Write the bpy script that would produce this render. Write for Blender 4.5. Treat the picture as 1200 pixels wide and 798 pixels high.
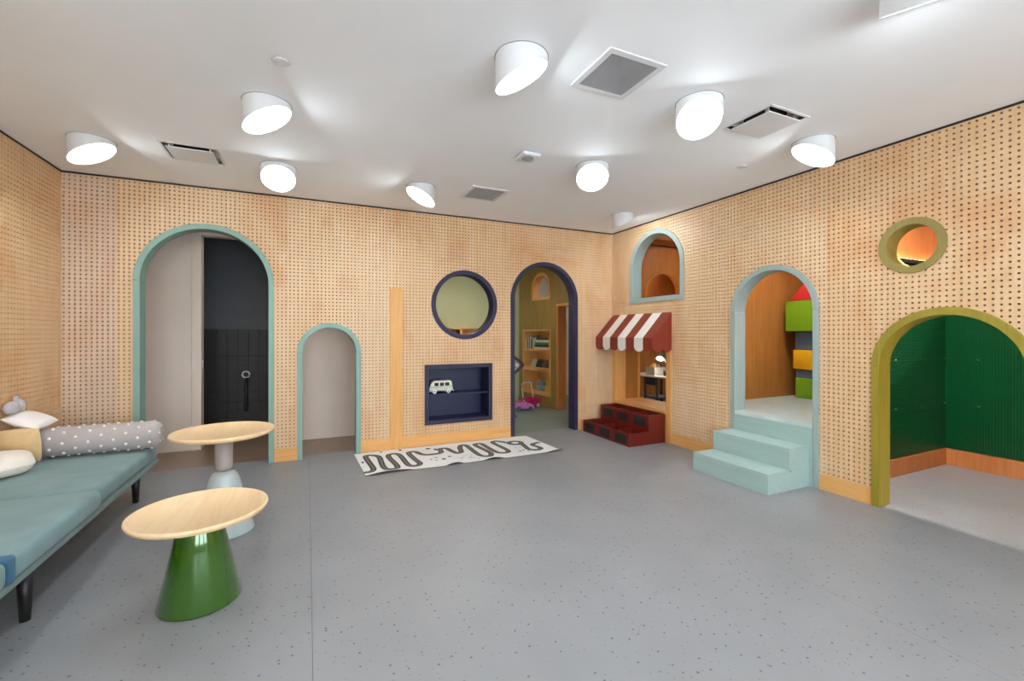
import bpy, bmesh, math, random
import numpy as np
from mathutils import Vector, Matrix
random.seed(7)
PI = math.pi
for o in list(bpy.data.objects): bpy.data.objects.remove(o)
SC = bpy.context.scene
COL = SC.collection

# ---------------------------------------------------------------- camera, world, exposure
CAM_H, H = 1.308, 2.70
cd = bpy.data.cameras.new('camera'); cam = bpy.data.objects.new('camera', cd); COL.objects.link(cam)
cam.location = (0, 0, CAM_H)
cam.rotation_euler = (PI/2, 0, -math.atan(240/520))
cd.sensor_fit = 'HORIZONTAL'; cd.sensor_width = 36; cd.lens = 36*520/1200
cd.shift_y = -9/1200
cd.clip_start = 0.02
SC.camera = cam
wd = bpy.data.worlds.new('world'); SC.world = wd; wd.use_nodes = True
wd.node_tree.nodes['Background'].inputs[0].default_value = (.86, .965, 1.07, 1)
wd.node_tree.nodes['Background'].inputs[1].default_value = 10.0
SC.view_settings.view_transform = 'Standard'; SC.view_settings.look = 'None'
SC.view_settings.gamma = 1; SC.view_settings.use_curve_mapping = False
SC.view_settings.exposure = 0.0
LAMP_E = 38.0

# ---------------------------------------------------------------- materials
def lin(c):
    return tuple((v/12.92 if v <= .04045 else ((v+.055)/1.055)**2.4) for v in [x/255 for x in c])
class NT:
    def __init__(s, name):
        s.m = bpy.data.materials.new(name); s.m.use_nodes = True
        s.t = s.m.node_tree; s.b = s.t.nodes['Principled BSDF']
    def n(s, typ, **kw):
        x = s.t.nodes.new(typ)
        for k, v in kw.items():
            if k[0] == '_': setattr(x, k[1:], v)
            else: x.inputs[k.replace('_', ' ')].default_value = v
        return x
    def l(s, a, b): s.t.links.new(a, b)
    def coords(s, scale=(1, 1, 1), rnd=True):
        tc = s.n('ShaderNodeTexCoord'); mp = s.n('ShaderNodeMapping')
        mp.inputs['Scale'].default_value = scale
        if rnd:
            oi = s.n('ShaderNodeObjectInfo'); mu = s.n('ShaderNodeMath', _operation='MULTIPLY'); mu.inputs[1].default_value = 37.0
            s.l(oi.outputs['Random'], mu.inputs[0])
            ad = s.n('ShaderNodeVectorMath', _operation='ADD')
            s.l(tc.outputs['Object'], ad.inputs[0]); s.l(mu.outputs[0], ad.inputs[1]); s.l(ad.outputs[0], mp.inputs[0])
        else: s.l(tc.outputs['Object'], mp.inputs[0])
        return mp.outputs[0]
    def ramp(s, fac, stops):
        r = s.n('ShaderNodeValToRGB'); e = r.color_ramp.elements
        while len(e) < len(stops): e.new(.5)
        for el, (p, c) in zip(e, stops): el.position = p; el.color = (*c, 1)
        s.l(fac, r.inputs[0]); return r.outputs[0]
    def bump(s, fac, strength=.2, dist=.002):
        b = s.n('ShaderNodeBump'); b.inputs['Strength'].default_value = strength; b.inputs['Distance'].default_value = dist
        s.l(fac, b.inputs['Height']); s.l(b.outputs[0], s.b.inputs['Normal'])
def wood(name, light, dark, axis=2, scale=22, stretch=.06, rough=.5, coat=0, big=.35, blotch=0):
    N = NT(name); sc = [scale]*3; sc[axis] = scale*stretch
    v = N.coords(sc)
    no = N.n('ShaderNodeTexNoise', Scale=1.0, Detail=6.0, Roughness=.6, Distortion=1.2); N.l(v, no.inputs['Vector'])
    sc2 = [2.2]*3; sc2[axis] = .8
    v2 = N.coords(sc2); n2 = N.n('ShaderNodeTexNoise', Scale=1.0, Detail=3.0, Roughness=.55, Distortion=.6); N.l(v2, n2.inputs['Vector'])
    mx = N.n('ShaderNodeMath', _operation='MULTIPLY_ADD'); mx.inputs[1].default_value = big; N.l(n2.outputs[0], mx.inputs[0])
    m2 = N.n('ShaderNodeMath', _operation='MULTIPLY'); m2.inputs[1].default_value = 1-big; N.l(no.outputs[0], m2.inputs[0]); N.l(m2.outputs[0], mx.inputs[2])
    c = N.ramp(mx.outputs[0], [(.32, dark), (.62, light)])
    if blotch:
        n3 = N.n('ShaderNodeTexNoise', Scale=1.6, Detail=5.0, Roughness=.6, Distortion=1.0); N.l(N.coords((1, 1, .7)), n3.inputs['Vector'])
        f3 = N.ramp(n3.outputs[0], [(.50, (0, 0, 0)), (.68, (blotch,)*3)])
        mx3 = N.n('ShaderNodeMix', _data_type='RGBA'); mx3.inputs[7].default_value = (*lin((208, 142, 84)), 1)
        N.l(f3, mx3.inputs[0]); N.l(c, mx3.inputs[6]); c = mx3.outputs[2]
    N.l(c, N.b.inputs['Base Color']); N.b.inputs['Roughness'].default_value = rough
    N.b.inputs['Coat Weight'].default_value = coat
    N.bump(no.outputs[0], .12, .002)
    return N.m
def paint(name, col, rough=.5, var=.06, scale=9, spec=.5, coat=0, metal=0, bump=.05, bscale=120):
    N = NT(name); v = N.coords((scale,)*3)
    no = N.n('ShaderNodeTexNoise', Scale=1.0, Detail=4.0); N.l(v, no.inputs['Vector'])
    a = tuple(max(0, x*(1-var)) for x in col); b = tuple(min(1, x*(1+var)) for x in col)
    N.l(N.ramp(no.outputs[0], [(.3, a), (.7, b)]), N.b.inputs['Base Color'])
    N.b.inputs['Roughness'].default_value = rough; N.b.inputs['Specular IOR Level'].default_value = spec
    N.b.inputs['Coat Weight'].default_value = coat; N.b.inputs['Metallic'].default_value = metal
    if bump:
        nb = N.n('ShaderNodeTexNoise', Scale=float(bscale), Detail=2.0); N.l(N.coords(), nb.inputs['Vector']); N.bump(nb.outputs[0], bump, .001)
    return N.m
def grained(name, col, axis=2, var=.18, rough=.55):      # stained or thinly painted timber
    return wood(name, tuple(min(1, x*(1+var)) for x in col), tuple(x*(1-var) for x in col), axis, 30, .05, rough)
def emit(name, col, e):
    N = NT(name); N.b.inputs['Base Color'].default_value = (*col, 1)
    N.b.inputs['Emission Color'].default_value = (*col, 1); N.b.inputs['Emission Strength'].default_value = e
    return N.m
def fabric(name, col, var=.12, weave=500, rough=.9, bump=.35):
    N = NT(name); v = N.coords((weave,)*3)
    no = N.n('ShaderNodeTexNoise', Scale=1.0, Detail=2.0); N.l(v, no.inputs['Vector'])
    n2 = N.n('ShaderNodeTexNoise', Scale=7.0, Detail=4.0); N.l(N.coords(), n2.inputs['Vector'])
    ad = N.n('ShaderNodeMath', _operation='ADD'); N.l(no.outputs[0], ad.inputs[0]); N.l(n2.outputs[0], ad.inputs[1])
    a = tuple(x*(1-var) for x in col); b = tuple(min(1, x*(1+var)) for x in col)
    hv = N.n('ShaderNodeMath', _operation='MULTIPLY'); hv.inputs[1].default_value = .5; N.l(ad.outputs[0], hv.inputs[0])
    N.l(N.ramp(hv.outputs[0], [(.35, a), (.65, b)]), N.b.inputs['Base Color'])
    N.b.inputs['Roughness'].default_value = rough; N.b.inputs['Sheen Weight'].default_value = .15
    N.bump(no.outputs[0], bump, .001)
    return N.m
def floor_mat(name, col, spk=True, rough=.42):
    N = NT(name)
    no = N.n('ShaderNodeTexNoise', Scale=2.5, Detail=5.0); N.l(N.coords(rnd=False), no.inputs['Vector'])
    base = N.ramp(no.outputs[0], [(.3, tuple(x*.95 for x in col)), (.7, tuple(min(1, x*1.05) for x in col))])
    last = base
    for sc, thr, dens, dc in ((17, .085, .34, .42), (31, .10, .22, .62)) if spk else ():
        vo = N.n('ShaderNodeTexVoronoi', Scale=float(sc), _voronoi_dimensions='2D')
        wv = N.n('ShaderNodeTexNoise', Scale=60.0, Detail=1.0); N.l(N.coords(rnd=False), wv.inputs['Vector'])
        N.l(N.coords(rnd=False), vo.inputs['Vector'])
        sb = N.n('ShaderNodeMath', _operation='MULTIPLY_ADD'); sb.inputs[1].default_value = .12; N.l(wv.outputs[0], sb.inputs[0]); N.l(vo.outputs['Distance'], sb.inputs[2])
        lt = N.n('ShaderNodeMath', _operation='LESS_THAN'); lt.inputs[1].default_value = thr+.06; N.l(sb.outputs[0], lt.inputs[0])
        sx = N.n('ShaderNodeSeparateColor'); N.l(vo.outputs['Color'], sx.inputs[0])
        l2 = N.n('ShaderNodeMath', _operation='LESS_THAN'); l2.inputs[1].default_value = dens; N.l(sx.outputs[0], l2.inputs[0])
        an = N.n('ShaderNodeMath', _operation='MULTIPLY'); N.l(lt.outputs[0], an.inputs[0]); N.l(l2.outputs[0], an.inputs[1])
        mix = N.n('ShaderNodeMix', _data_type='RGBA'); mix.inputs[7].default_value = (*[min(1, x*dc) for x in col], 1)
        N.l(an.outputs[0], mix.inputs[0]); N.l(last, mix.inputs[6]); last = mix.outputs[2]
    N.l(last, N.b.inputs['Base Color']); N.b.inputs['Roughness'].default_value = rough
    nb = N.n('ShaderNodeTexNoise', Scale=220.0, Detail=2.0); N.l(N.coords(rnd=False), nb.inputs['Vector']); N.bump(nb.outputs[0], .06, .001)
    return N.m
def glass_mat(name, tint=(1, 1, 1), refl=.06):
    m = bpy.data.materials.new(name); m.use_nodes = True; t = m.node_tree; t.nodes.clear()
    out = t.nodes.new('ShaderNodeOutputMaterial'); tr = t.nodes.new('ShaderNodeBsdfTransparent'); tr.inputs[0].default_value = (*tint, 1)
    gl = t.nodes.new('ShaderNodeBsdfGlossy'); gl.inputs['Roughness'].default_value = .03
    lw = t.nodes.new('ShaderNodeFresnel'); lw.inputs[0].default_value = 1.45; mx = t.nodes.new('ShaderNodeMixShader')
    t.links.new(lw.outputs[0], mx.inputs[0]); t.links.new(tr.outputs[0], mx.inputs[1]); t.links.new(gl.outputs[0], mx.inputs[2]); t.links.new(mx.outputs[0], out.inputs[0])
    return m
def brick_floor(name, col, grout):
    N = NT(name); br = N.n('ShaderNodeTexBrick', Scale=1.0, _offset=0.0); br.inputs['Color1'].default_value = (*col, 1)
    br.inputs['Color2'].default_value = (*[x*.88 for x in col], 1); br.inputs['Mortar'].default_value = (*grout, 1)
    br.inputs['Mortar Size'].default_value = .002; br.inputs['Brick Width'].default_value = .05; br.inputs['Row Height'].default_value = .05
    N.l(N.coords(rnd=False), br.inputs['Vector']); N.l(br.outputs[0], N.b.inputs['Base Color']); N.b.inputs['Roughness'].default_value = .35
    return N.m

M = {}
PLY_L, PLY_D = lin((228, 194, 154)), lin((220, 181, 138))
M['ply'] = wood('birch_plywood', PLY_L, PLY_D, blotch=.42)
M['ply_pale'] = wood('pale_birch_plywood', lin((220, 192, 165)), lin((210, 178, 150)), blotch=.25)
M['ply_warm'] = wood('warm_birch_plywood', lin((228, 191, 148)), lin((218, 174, 126)), blotch=.52)
M['pine_x'] = wood('pine_board', lin((234, 178, 108)), lin((218, 152, 80)), 0)
M['pine_y'] = wood('pine_board_side', lin((234, 178, 108)), lin((218, 152, 80)), 1)
M['pine_z'] = wood('pine_upright', lin((232, 176, 106)), lin((216, 150, 78)), 2)
M['oak_dark'] = wood('brown_veneer', lin((192, 132, 66)), lin((166, 104, 44)), 2)
M['orange_wood'] = wood('orange_veneer', lin((206, 140, 84)), lin((186, 114, 60)), 2)
M['backing'] = paint('dark_backing', (.15, .07, .022), .9, .1, spec=0.0)
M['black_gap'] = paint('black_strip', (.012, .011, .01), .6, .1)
M['ceiling'] = paint('white_ceiling', (.92, .925, .935), .75, .012, 3, .3, bump=.03)
M['white'] = paint('white_wall_paint', (.80, .76, .72), .6, .02, 4)
M['beige_wall'] = paint('cream_wall_paint', lin((230, 212, 196)), .6, .02, 4)
M['floor'] = floor_mat('grey_speckled_rubber', lin((141, 142, 144)))
M['floor_green'] = floor_mat('grey_green_rubber', lin((118, 132, 122)), False)
M['sage'] = grained('sage_green_stain', lin((136, 168, 154)), 2, .1)
M['blue_grey'] = grained('blue_grey_stain', lin((156, 170, 164)), 2, .1)
M['navy'] = grained('navy_stain', lin((34, 31, 62)), 2, .2, .55)
M['niche_blue'] = grained('deep_blue_stain', lin((20, 30, 68)), 2, .3, .45)
M['olive'] = grained('olive_stain', lin((150, 132, 38)), 2, .18)
M['olive_soft'] = grained('soft_olive_stain', lin((146, 130, 66)), 2, .12)
M['step'] = grained('blue_grey_step', lin((160, 184, 178)), 1, .08)
M['plat'] = paint('pale_blue_grey_floor', lin((196, 210, 204)), .4, .08, 6)
M['red'] = grained('dark_red_stain', lin((104, 24, 16)), 1, .18, .4)
M['red_board'] = paint('red_brown_paint', lin((136, 48, 28)), .45, .08)
M['cream_board'] = paint('cream_paint', lin((236, 230, 220)), .5, .03)
M['chalk'] = paint('chalkboard_black', (.012, .014, .012), .55, .2)
M['lamp_white'] = paint('white_lamp_metal', (.72, .72, .72), .4, .01, 4)
M['lamp_face'] = emit('lit_diffuser', (.87, .97, 1.04), LAMP_E)
M['lamp_face_side'] = emit('lit_side_room_diffuser', (1, .97, .92), 7)
M['vent_grey'] = paint('vent_grey', (.36, .36, .365), .5, .03)
M['dark_hole'] = paint('dark_duct', (.008, .008, .008), .9, .1)
M['sofa'] = fabric('teal_grey_linen', lin((120, 148, 148)))
M['sofa_blue'] = fabric('slate_blue_edging', lin((58, 98, 122)))
M['sofa_base'] = fabric('grey_teal_base', lin((104, 126, 124)))
M['blackwood'] = paint('black_wood', (.012, .011, .01), .45, .2)
M['bolster'] = fabric('grey_knit', lin((182, 172, 168)), .1, 260)
M['bobble'] = fabric('cream_bobble', lin((238, 232, 222)), .05, 300)
M['beige_cushion'] = fabric('sand_rib', lin((222, 188, 138)), .12, 180)
M['cream_cushion'] = fabric('cream_boucle', lin((240, 230, 216)), .08, 160, bump=.7)
M['white_plush'] = fabric('white_plush', lin((244, 236, 230)), .06, 300)
M['grey_plush'] = fabric('grey_plush', lin((190, 184, 184)), .12, 300)
M['table_wood'] = wood('pale_ash_top', lin((240, 210, 166)), lin((226, 184, 132)), 1, 16, .08, .42)
M['green_lacquer'] = paint('green_lacquer', lin((56, 100, 18)), .12, .03, 3, .6, 1.0, .25, 0)
M['grey_gloss'] = paint('pale_grey_gloss', lin((190, 202, 202)), .15, .03, 3, .5, .8, 0, 0)
M['grey_post'] = paint('warm_grey_post', lin((168, 158, 150)), .4, .04)
M['rug'] = fabric('white_rug', lin((232, 232, 228)), .05, 400)
M['road'] = fabric('black_road', lin((52, 50, 46)), .2, 400)
M['rug_line'] = fabric('grey_road_line', lin((140, 134, 122)), .1, 400)
M['rug_edge'] = fabric('black_rug_back', (.02, .02, .02), .2, 400)
M['green_plate'] = paint('green_plastic', lin((0, 80, 42)), .35, .06, 4, .5, bump=0)
M['plastic_grey'] = paint('screw_cap', lin((60, 120, 84)), .4, .05, bump=0)
M['tile_black'] = paint('black_tile', (.017, .012, .008), .5, .25)
M['grout'] = paint('dark_grout', (.022, .019, .016), .8, .1)
M['dark_wall'] = paint('charcoal_paint', (.085, .088, .096), .6, .05)
M['brown_floor'] = brick_floor('brown_mosaic', lin((150, 124, 102)), lin((128, 104, 84)))
M['olive_wall'] = wood('olive_stained_ply', lin((152, 126, 66)), lin((120, 96, 44)), 2)
M['pale_green'] = paint('pale_green_wall', lin((196, 202, 158)), .7, .03, 3)
M['chrome'] = paint('brushed_steel', (.7, .7, .7), .3, .02, metal=1, bump=0)
M['glass'] = glass_mat('clear_pane')
M['black_plastic'] = paint('black_plastic', (.02, .022, .025), .4, .1)
M['slate'] = paint('slate_blue_chair', lin((52, 62, 70)), .5, .1)
M['white_plastic'] = paint('white_plastic', (.8, .8, .78), .35, .02)
M['pink'] = paint('hot_pink_plastic', lin((206, 32, 112)), .3, .05)
M['lilac'] = paint('lilac_pink_plastic', lin((190, 96, 168)), .3, .05)
M['van'] = paint('sage_cream_enamel', lin((190, 198, 182)), .35, .04)
M['van_top'] = paint('cream_enamel', lin((226, 222, 204)), .35, .04)
M['purple_grey'] = paint('purple_grey_wood', lin((84, 72, 98)), .5, .1)
def colour(name, rgb, rough=.5):
    if name not in M: M[name] = paint(name, lin(rgb), rough, .05, bump=0)
    return M[name]

# ---------------------------------------------------------------- mesh helpers
class MB:
    def __init__(s): s.v = []; s.f = []; s.sm = []
    def add(s, v, f, smooth=False):
        o = len(s.v); s.v += [tuple(p) for p in v]; s.f += [tuple(i+o for i in q) for q in f]; s.sm += [smooth]*len(f); return s
    def box(s, a, b):
        x0, y0, z0 = a; x1, y1, z1 = b
        if x0 > x1: x0, x1 = x1, x0
        if y0 > y1: y0, y1 = y1, y0
        if z0 > z1: z0, z1 = z1, z0
        return s.add([(x0,y0,z0),(x1,y0,z0),(x1,y1,z0),(x0,y1,z0),(x0,y0,z1),(x1,y0,z1),(x1,y1,z1),(x0,y1,z1)],
                     [(0,3,2,1),(4,5,6,7),(0,1,5,4),(1,2,6,5),(2,3,7,6),(3,0,4,7)])
    def rbox(s, a, b, r, seg=3):
        bm = bmesh.new(); bmesh.ops.create_cube(bm, size=1)
        for v in bm.verts: v.co = Vector([a[i]+(v.co[i]+.5)*(b[i]-a[i]) for i in range(3)])
        bmesh.ops.bevel(bm, geom=bm.edges[:], offset=r, segments=seg, profile=.5, affect='EDGES')
        bm.verts.index_update()
        s.add([v.co[:] for v in bm.verts], [[v.index for v in f.verts] for f in bm.faces], True); bm.free(); return s
    def lathe(s, prof, c=(0,0,0), n=48, smooth=True, axis=2):
        V = []; F = []
        for r, z in prof:
            for k in range(n):
                a = 2*PI*k/n; p = (r*math.cos(a), r*math.sin(a), z)
                if axis == 0: p = (p[2], p[0], p[1])
                if axis == 1: p = (p[1], p[2], p[0])
                V.append((c[0]+p[0], c[1]+p[1], c[2]+p[2]))
        for i in range(len(prof)-1):
            for k in range(n):
                k2 = (k+1) % n; F.append((i*n+k, i*n+k2, (i+1)*n+k2, (i+1)*n+k))
        s.add(V, F, smooth)
        o = len(s.v)-len(V)
        if prof[0][0] > 1e-6: s.f.append(tuple(o+k for k in range(n))[::-1]); s.sm.append(False)
        if prof[-1][0] > 1e-6: s.f.append(tuple(o+(len(prof)-1)*n+k for k in range(n))); s.sm.append(False)
        return s
    def tube(s, pts, r, n=10, cap=True):
        P = [Vector(p) for p in pts]; R = r if isinstance(r, (list, tuple)) else [r]*len(P)
        V = []; F = []; ref = Vector((0, 0, 1))
        for i, p in enumerate(P):
            d = (P[min(i+1, len(P)-1)]-P[max(i-1, 0)]).normalized()
            q = ref if abs(d.dot(ref)) < .95 else Vector((1, 0, 0))
            a = d.cross(q).normalized(); b = d.cross(a)
            for k in range(n):
                t = 2*PI*k/n; V.append(p+(a*math.cos(t)+b*math.sin(t))*R[i])
        for i in range(len(P)-1):
            for k in range(n):
                k2 = (k+1) % n; F.append((i*n+k, i*n+k2, (i+1)*n+k2, (i+1)*n+k))
        s.add(V, F, True); o = len(s.v)-len(V)
        if cap:
            s.f += [tuple(o+k for k in range(n))[::-1], tuple(o+(len(P)-1)*n+k for k in range(n))]; s.sm += [False]*2
        return s
    def prism(s, pts, ext):          # planar outline (3d points) pushed by a vector
        n = len(pts); e = Vector(ext); V = [Vector(p) for p in pts]; V = V+[p+e for p in V]
        return s.add(V, [tuple(range(n))[::-1], tuple(range(n, 2*n))]+[(i, (i+1) % n, n+(i+1) % n, n+i) for i in range(n)])
    def ell(s, c, r, nu=20, nv=12, p=1.0):
        V = []; F = []
        sg = lambda t, e: math.copysign(abs(t)**e, t)
        for j in range(nv+1):
            th = -PI/2+PI*j/nv
            for i in range(nu):
                a = 2*PI*i/nu
                V.append((c[0]+r[0]*sg(math.cos(th), p)*sg(math.cos(a), p), c[1]+r[1]*sg(math.cos(th), p)*sg(math.sin(a), p), c[2]+r[2]*sg(math.sin(th), p)))
        for j in range(nv):
            for i in range(nu): F.append((j*nu+i, j*nu+(i+1) % nu, (j+1)*nu+(i+1) % nu, (j+1)*nu+i))
        return s.add(V, F, True)
WL = {}
def wl(o): return WL.get(o.name, Vector((0, 0, 0)))
def mesh(name, mb, mat, off=(0, 0, 0)):
    me = bpy.data.meshes.new(name); ox, oy, oz = off
    me.from_pydata([(x-ox, y-oy, z-oz) for x, y, z in mb.v], [], mb.f)
    if any(mb.sm): me.polygons.foreach_set('use_smooth', mb.sm)
    me.materials.append(M[mat] if isinstance(mat, str) else mat); me.update(); return me
def tag(o, label=None, cat=None, group=None, kind=None):
    if label: o['label'] = label
    if cat: o['category'] = cat
    if group: o['group'] = group
    if kind: o['kind'] = kind
    return o
def empty(name, loc, label=None, cat=None, group=None, kind=None, rz=0):
    o = bpy.data.objects.new(name, None); COL.objects.link(o); o.location = loc; o.rotation_euler = (0, 0, rz)
    o.empty_display_size = .1; WL[o.name] = Vector(loc); return tag(o, label, cat, group, kind)
def bevel(o, w, seg=2):
    m = o.modifiers.new('bevel', 'BEVEL'); m.width = w; m.segments = seg; m.limit_method = 'ANGLE'; m.angle_limit = .7; return o
def part(name, mb, mat, parent, local=False, bv=0, kind=None, label=None):     # vertices in world space unless local
    off = (0, 0, 0) if local else wl(parent)
    o = bpy.data.objects.new(name, mesh(name, mb, mat, off)); COL.objects.link(o); o.parent = parent
    WL[o.name] = Vector(off) if not local else wl(parent)
    if bv: bevel(o, bv)
    return tag(o, label, None, None, kind)
def thing(name, mb, mat, label, cat, group=None, kind=None, bv=0):             # a single-mesh top-level object, origin at its base
    vs = np.array(mb.v); lo, hi = vs.min(0), vs.max(0); off = ((lo[0]+hi[0])/2, (lo[1]+hi[1])/2, lo[2])
    o = bpy.data.objects.new(name, mesh(name, mb, mat, off)); COL.objects.link(o); o.location = off; WL[o.name] = Vector(off)
    if bv: bevel(o, bv)
    return tag(o, label, cat, group, kind)
def struct(name, mb, mat, label, cat, bv=0): return thing(name, mb, mat, label, cat, None, 'structure', bv)
def inst(src, parent, loc, rot=(0, 0, 0), name=None):
    o = bpy.data.objects.new(name or src.name.split('.')[0], src.data if hasattr(src, 'data') else src); COL.objects.link(o)
    o.parent = parent; o.location = loc; o.rotation_euler = rot; return o
def copy_tree(o, loc, rz=None):
    c = o.copy(); COL.objects.link(c); c.location = loc; WL[c.name] = Vector(loc)
    if rz is not None: c.rotation_euler = (0, 0, rz)
    for ch in o.children:
        d = ch.copy(); COL.objects.link(d); d.parent = c
        for g in ch.children:
            e = g.copy(); COL.objects.link(e); e.parent = d
    return c

# ---------------------------------------------------------------- room dimensions
YB, XR, XL, YF = 5.07, 3.895, -1.914, -2.6
PIT, Z0, NZ = .037, .132, 69
ZT = Z0+PIT*NZ
mb_ = lambda u, z, n: (u, YB+n, z)
mr_ = lambda u, z, n: (XR+n, u, z)
ml_ = lambda u, z, n: (XL-n, u, z)
TH = .145

# openings: (kind, centre u, half inner width, spring or centre z, bottom z) ; the frame adds FW outside
def arch_sdf(uc, hw, zs, zb=-1):
    def f(u, z):
        d = np.where(z < zs, np.abs(u-uc)-hw, np.hypot(u-uc, z-zs)-hw)
        return np.maximum(d, zb-z)
    return f
def circ_sdf(uc, zc, r): return lambda u, z: np.hypot(u-uc, z-zc)-r
def rect_sdf(u0, u1, z0, z1): return lambda u, z: np.maximum(np.maximum(u0-u, u-u1), np.maximum(z0-z, z-z1))
BACK = [arch_sdf(-.8645, .512, 1.785), arch_sdf(.2175, .263, 1.10), circ_sdf(1.721, 1.644, .360),
        rect_sdf(1.279, 2.02, .29, .888), arch_sdf(2.819, .444, 1.733)]
RIGHT = [arch_sdf(2.722, .376, 1.508), arch_sdf(4.2305, .410, 2.12, 1.753), circ_sdf(1.672, 1.929, .147),
         arch_sdf(1.488, .377, 1.053), rect_sdf(4.0, 5.02, -1, 1.30)]

def perf_mesh(us, zs, ops, mp, marg, hole_r=.0070, depth=.018):
    """perforated plywood sheet: every hole is cut through the sheet"""
    mb = MB(); U0 = us[:-1]; Zz = zs[:-1]
    UU, ZZ = np.meshgrid(U0, Zz); UU = UU.ravel(); ZZ = ZZ.ravel(); P = PIT
    def s(u, z):
        d = np.full(np.shape(u), 9.0)
        for f in ops: d = np.minimum(d, f(u, z))
        return d-marg
    cs = np.stack([s(UU, ZZ), s(UU+P, ZZ), s(UU+P, ZZ+P), s(UU, ZZ+P)])
    keep = cs.min(0) > 0; edge = (~keep) & (cs.max(0) > 0)
    ang = [PI/8+PI/4*k for k in range(8)]
    tv = [(0, 0), (P, 0), (P, P), (0, P)]+[(P/2+hole_r*math.cos(a), P/2+hole_r*math.sin(a)) for a in ang]
    h = lambda k: 4+k % 8
    tf = [(1, 2, h(0), h(7)), (2, 3, h(2), h(1)), (3, 0, h(4), h(3)), (0, 1, h(6), h(5)), (2, h(1), h(0)), (3, h(3), h(2)), (0, h(5), h(4)), (1, h(7), h(6))]
    tf += [(4+k, 4+(k+1) % 8, 12+(k+1) % 8, 12+k) for k in range(8)]
    V = []; F = []
    for u, z in zip(UU[keep], ZZ[keep]):
        o = len(V)
        V += [mp(u+a, z+b, 0) for a, b in tv]; V += [mp(u+a, z+b, depth) for a, b in tv[4:]]
        F += [tuple(i+o for i in q) for q in tf]
    n = 6; q = P/n
    for u, z in zip(UU[edge], ZZ[edge]):
        for j in range(n):
            zz = z+q*(j+.5); c = [s(np.array(u+q*(i+.5)), np.array(zz)) > 0 for i in range(n)]
            i = 0
            while i < n:
                if c[i]:
                    k = i
                    while k < n and c[k]: k += 1
                    o = len(V); V += [mp(u+q*i, z+q*j, 0), mp(u+q*k, z+q*j, 0), mp(u+q*k, z+q*(j+1), 0), mp(u+q*i, z+q*(j+1), 0)]; F.append((o, o+1, o+2, o+3)); i = k
                else: i += 1
    mb.v = V; mb.f = F; mb.sm = [False]*len(F)
    return mb
def backing_mesh(us, zs, ops, mp, marg, n0, n1):
    mb = MB()
    for z in zs[:-1]:
        u = us[:-1]; d = np.full(len(u), 9.0)
        for f in ops:
            for a in (0, PIT):
                for b in (0, PIT): d = np.minimum(d, f(u+a, np.full(len(u), z+b)))
        c = d-marg > 0; i = 0
        while i < len(u):
            if c[i]:
                k = i
                while k < len(u) and c[k]: k += 1
                a = mp(u[i], z, n0); b = mp(u[k-1]+PIT, z+PIT, n1); mb.box(a, b); i = k
            else: i += 1
    return mb

zs = Z0+PIT*np.arange(NZ+1)
# back wall
wb = empty('wall_back', (1, YB, 0), 'perforated birch plywood wall with sage and navy arched openings', 'wall', kind='structure')
XS0 = -1.9165
for k0, k1, mt in ((0, 10, 'ply_pale'), (10, 47, 'ply'), (47, 76, 'ply'), (76, 112, 'ply_warm'), (112, 145, 'ply_warm'), (145, 157, 'ply')):
    us = XS0+PIT*np.arange(k0, k1+1); us[0] += 0
    o = part('plywood_panel', perf_mesh(us, zs, BACK, mb_, .012), mt, wb)
us = XS0+PIT*np.arange(0, 158)
part('backing_board', backing_mesh(us, np.concatenate([[Z0-PIT*3, Z0-PIT*2, Z0-PIT], zs]), BACK, mb_, .0, .0215, .03), 'backing', wb)
# right wall
wr = empty('wall_right', (XR, 2.5, 0), 'perforated birch plywood wall with awning, steps and olive arch', 'wall', kind='structure')
YS0 = 5.0515
for k0, k1, mt in ((-0, 40, 'ply'), (40, 76, 'ply'), (76, 112, 'ply_warm'), (112, 148, 'ply')):
    us = (YS0-PIT*np.arange(k0, k1+1))[::-1].copy()
    part('plywood_panel', perf_mesh(us, zs, RIGHT, mr_, .012), mt, wr)
part('edge_strip', MB().box((XR, YS0, Z0), (XR+.01, YB, ZT)), 'ply', wr)
us = (YS0-PIT*np.arange(0, 149))[::-1].copy()
part('backing_board', backing_mesh(us, np.concatenate([[Z0-PIT*3, Z0-PIT*2, Z0-PIT], zs]), RIGHT, mr_, .0, .0215, .03), 'backing', wr)
yend = YS0-PIT*148
part('plain_panel', MB().box((XR, YF, 0), (XR+.03, yend, H)), 'ply', wr)
# left wall
wlft = empty('wall_left', (XL, 3, 0), 'perforated birch plywood wall behind the daybed', 'wall', kind='structure')
for k0, k1, mt in ((0, 36, 'ply_warm'), (36, 72, 'ply_warm'), (72, 108, 'ply')):
    us = (YS0-PIT*np.arange(k0, k1+1))[::-1].copy()
    part('plywood_panel', perf_mesh(us, zs, [], ml_, .012), mt, wlft)
part('edge_strip', MB().box((XL-.01, YS0, Z0), (XL, YB, ZT)), 'ply_warm', wlft)
part('backing_board', MB().box((XL-.03, YS0-PIT*108, 0), (XL-.0215, YB, H)), 'backing', wlft)
part('plain_panel', MB().box((XL-.03, YF, 0), (XL, YS0-PIT*108, H)), 'ply_warm', wlft)
wf = MB().box((XL, YF-.1, 0), (XR, YF, .35)).box((XL, YF-.1, 2.45), (XR, YF, H))
ADDED_WIN = [(XL+.3+1.8*k, XL+.3+1.8*k+1.55) for k in range(3)]  # unseen windows, added to let soft daylight in from behind the camera
for a, b in zip([XL]+[w[1] for w in ADDED_WIN], [w[0] for w in ADDED_WIN]+[XR]): wf.box((a, YF-.1, .35), (b, YF, 2.45))
struct('wall_front', wf, 'white', 'plain white wall with three added tall windows facing the plywood wall', 'wall')
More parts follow.
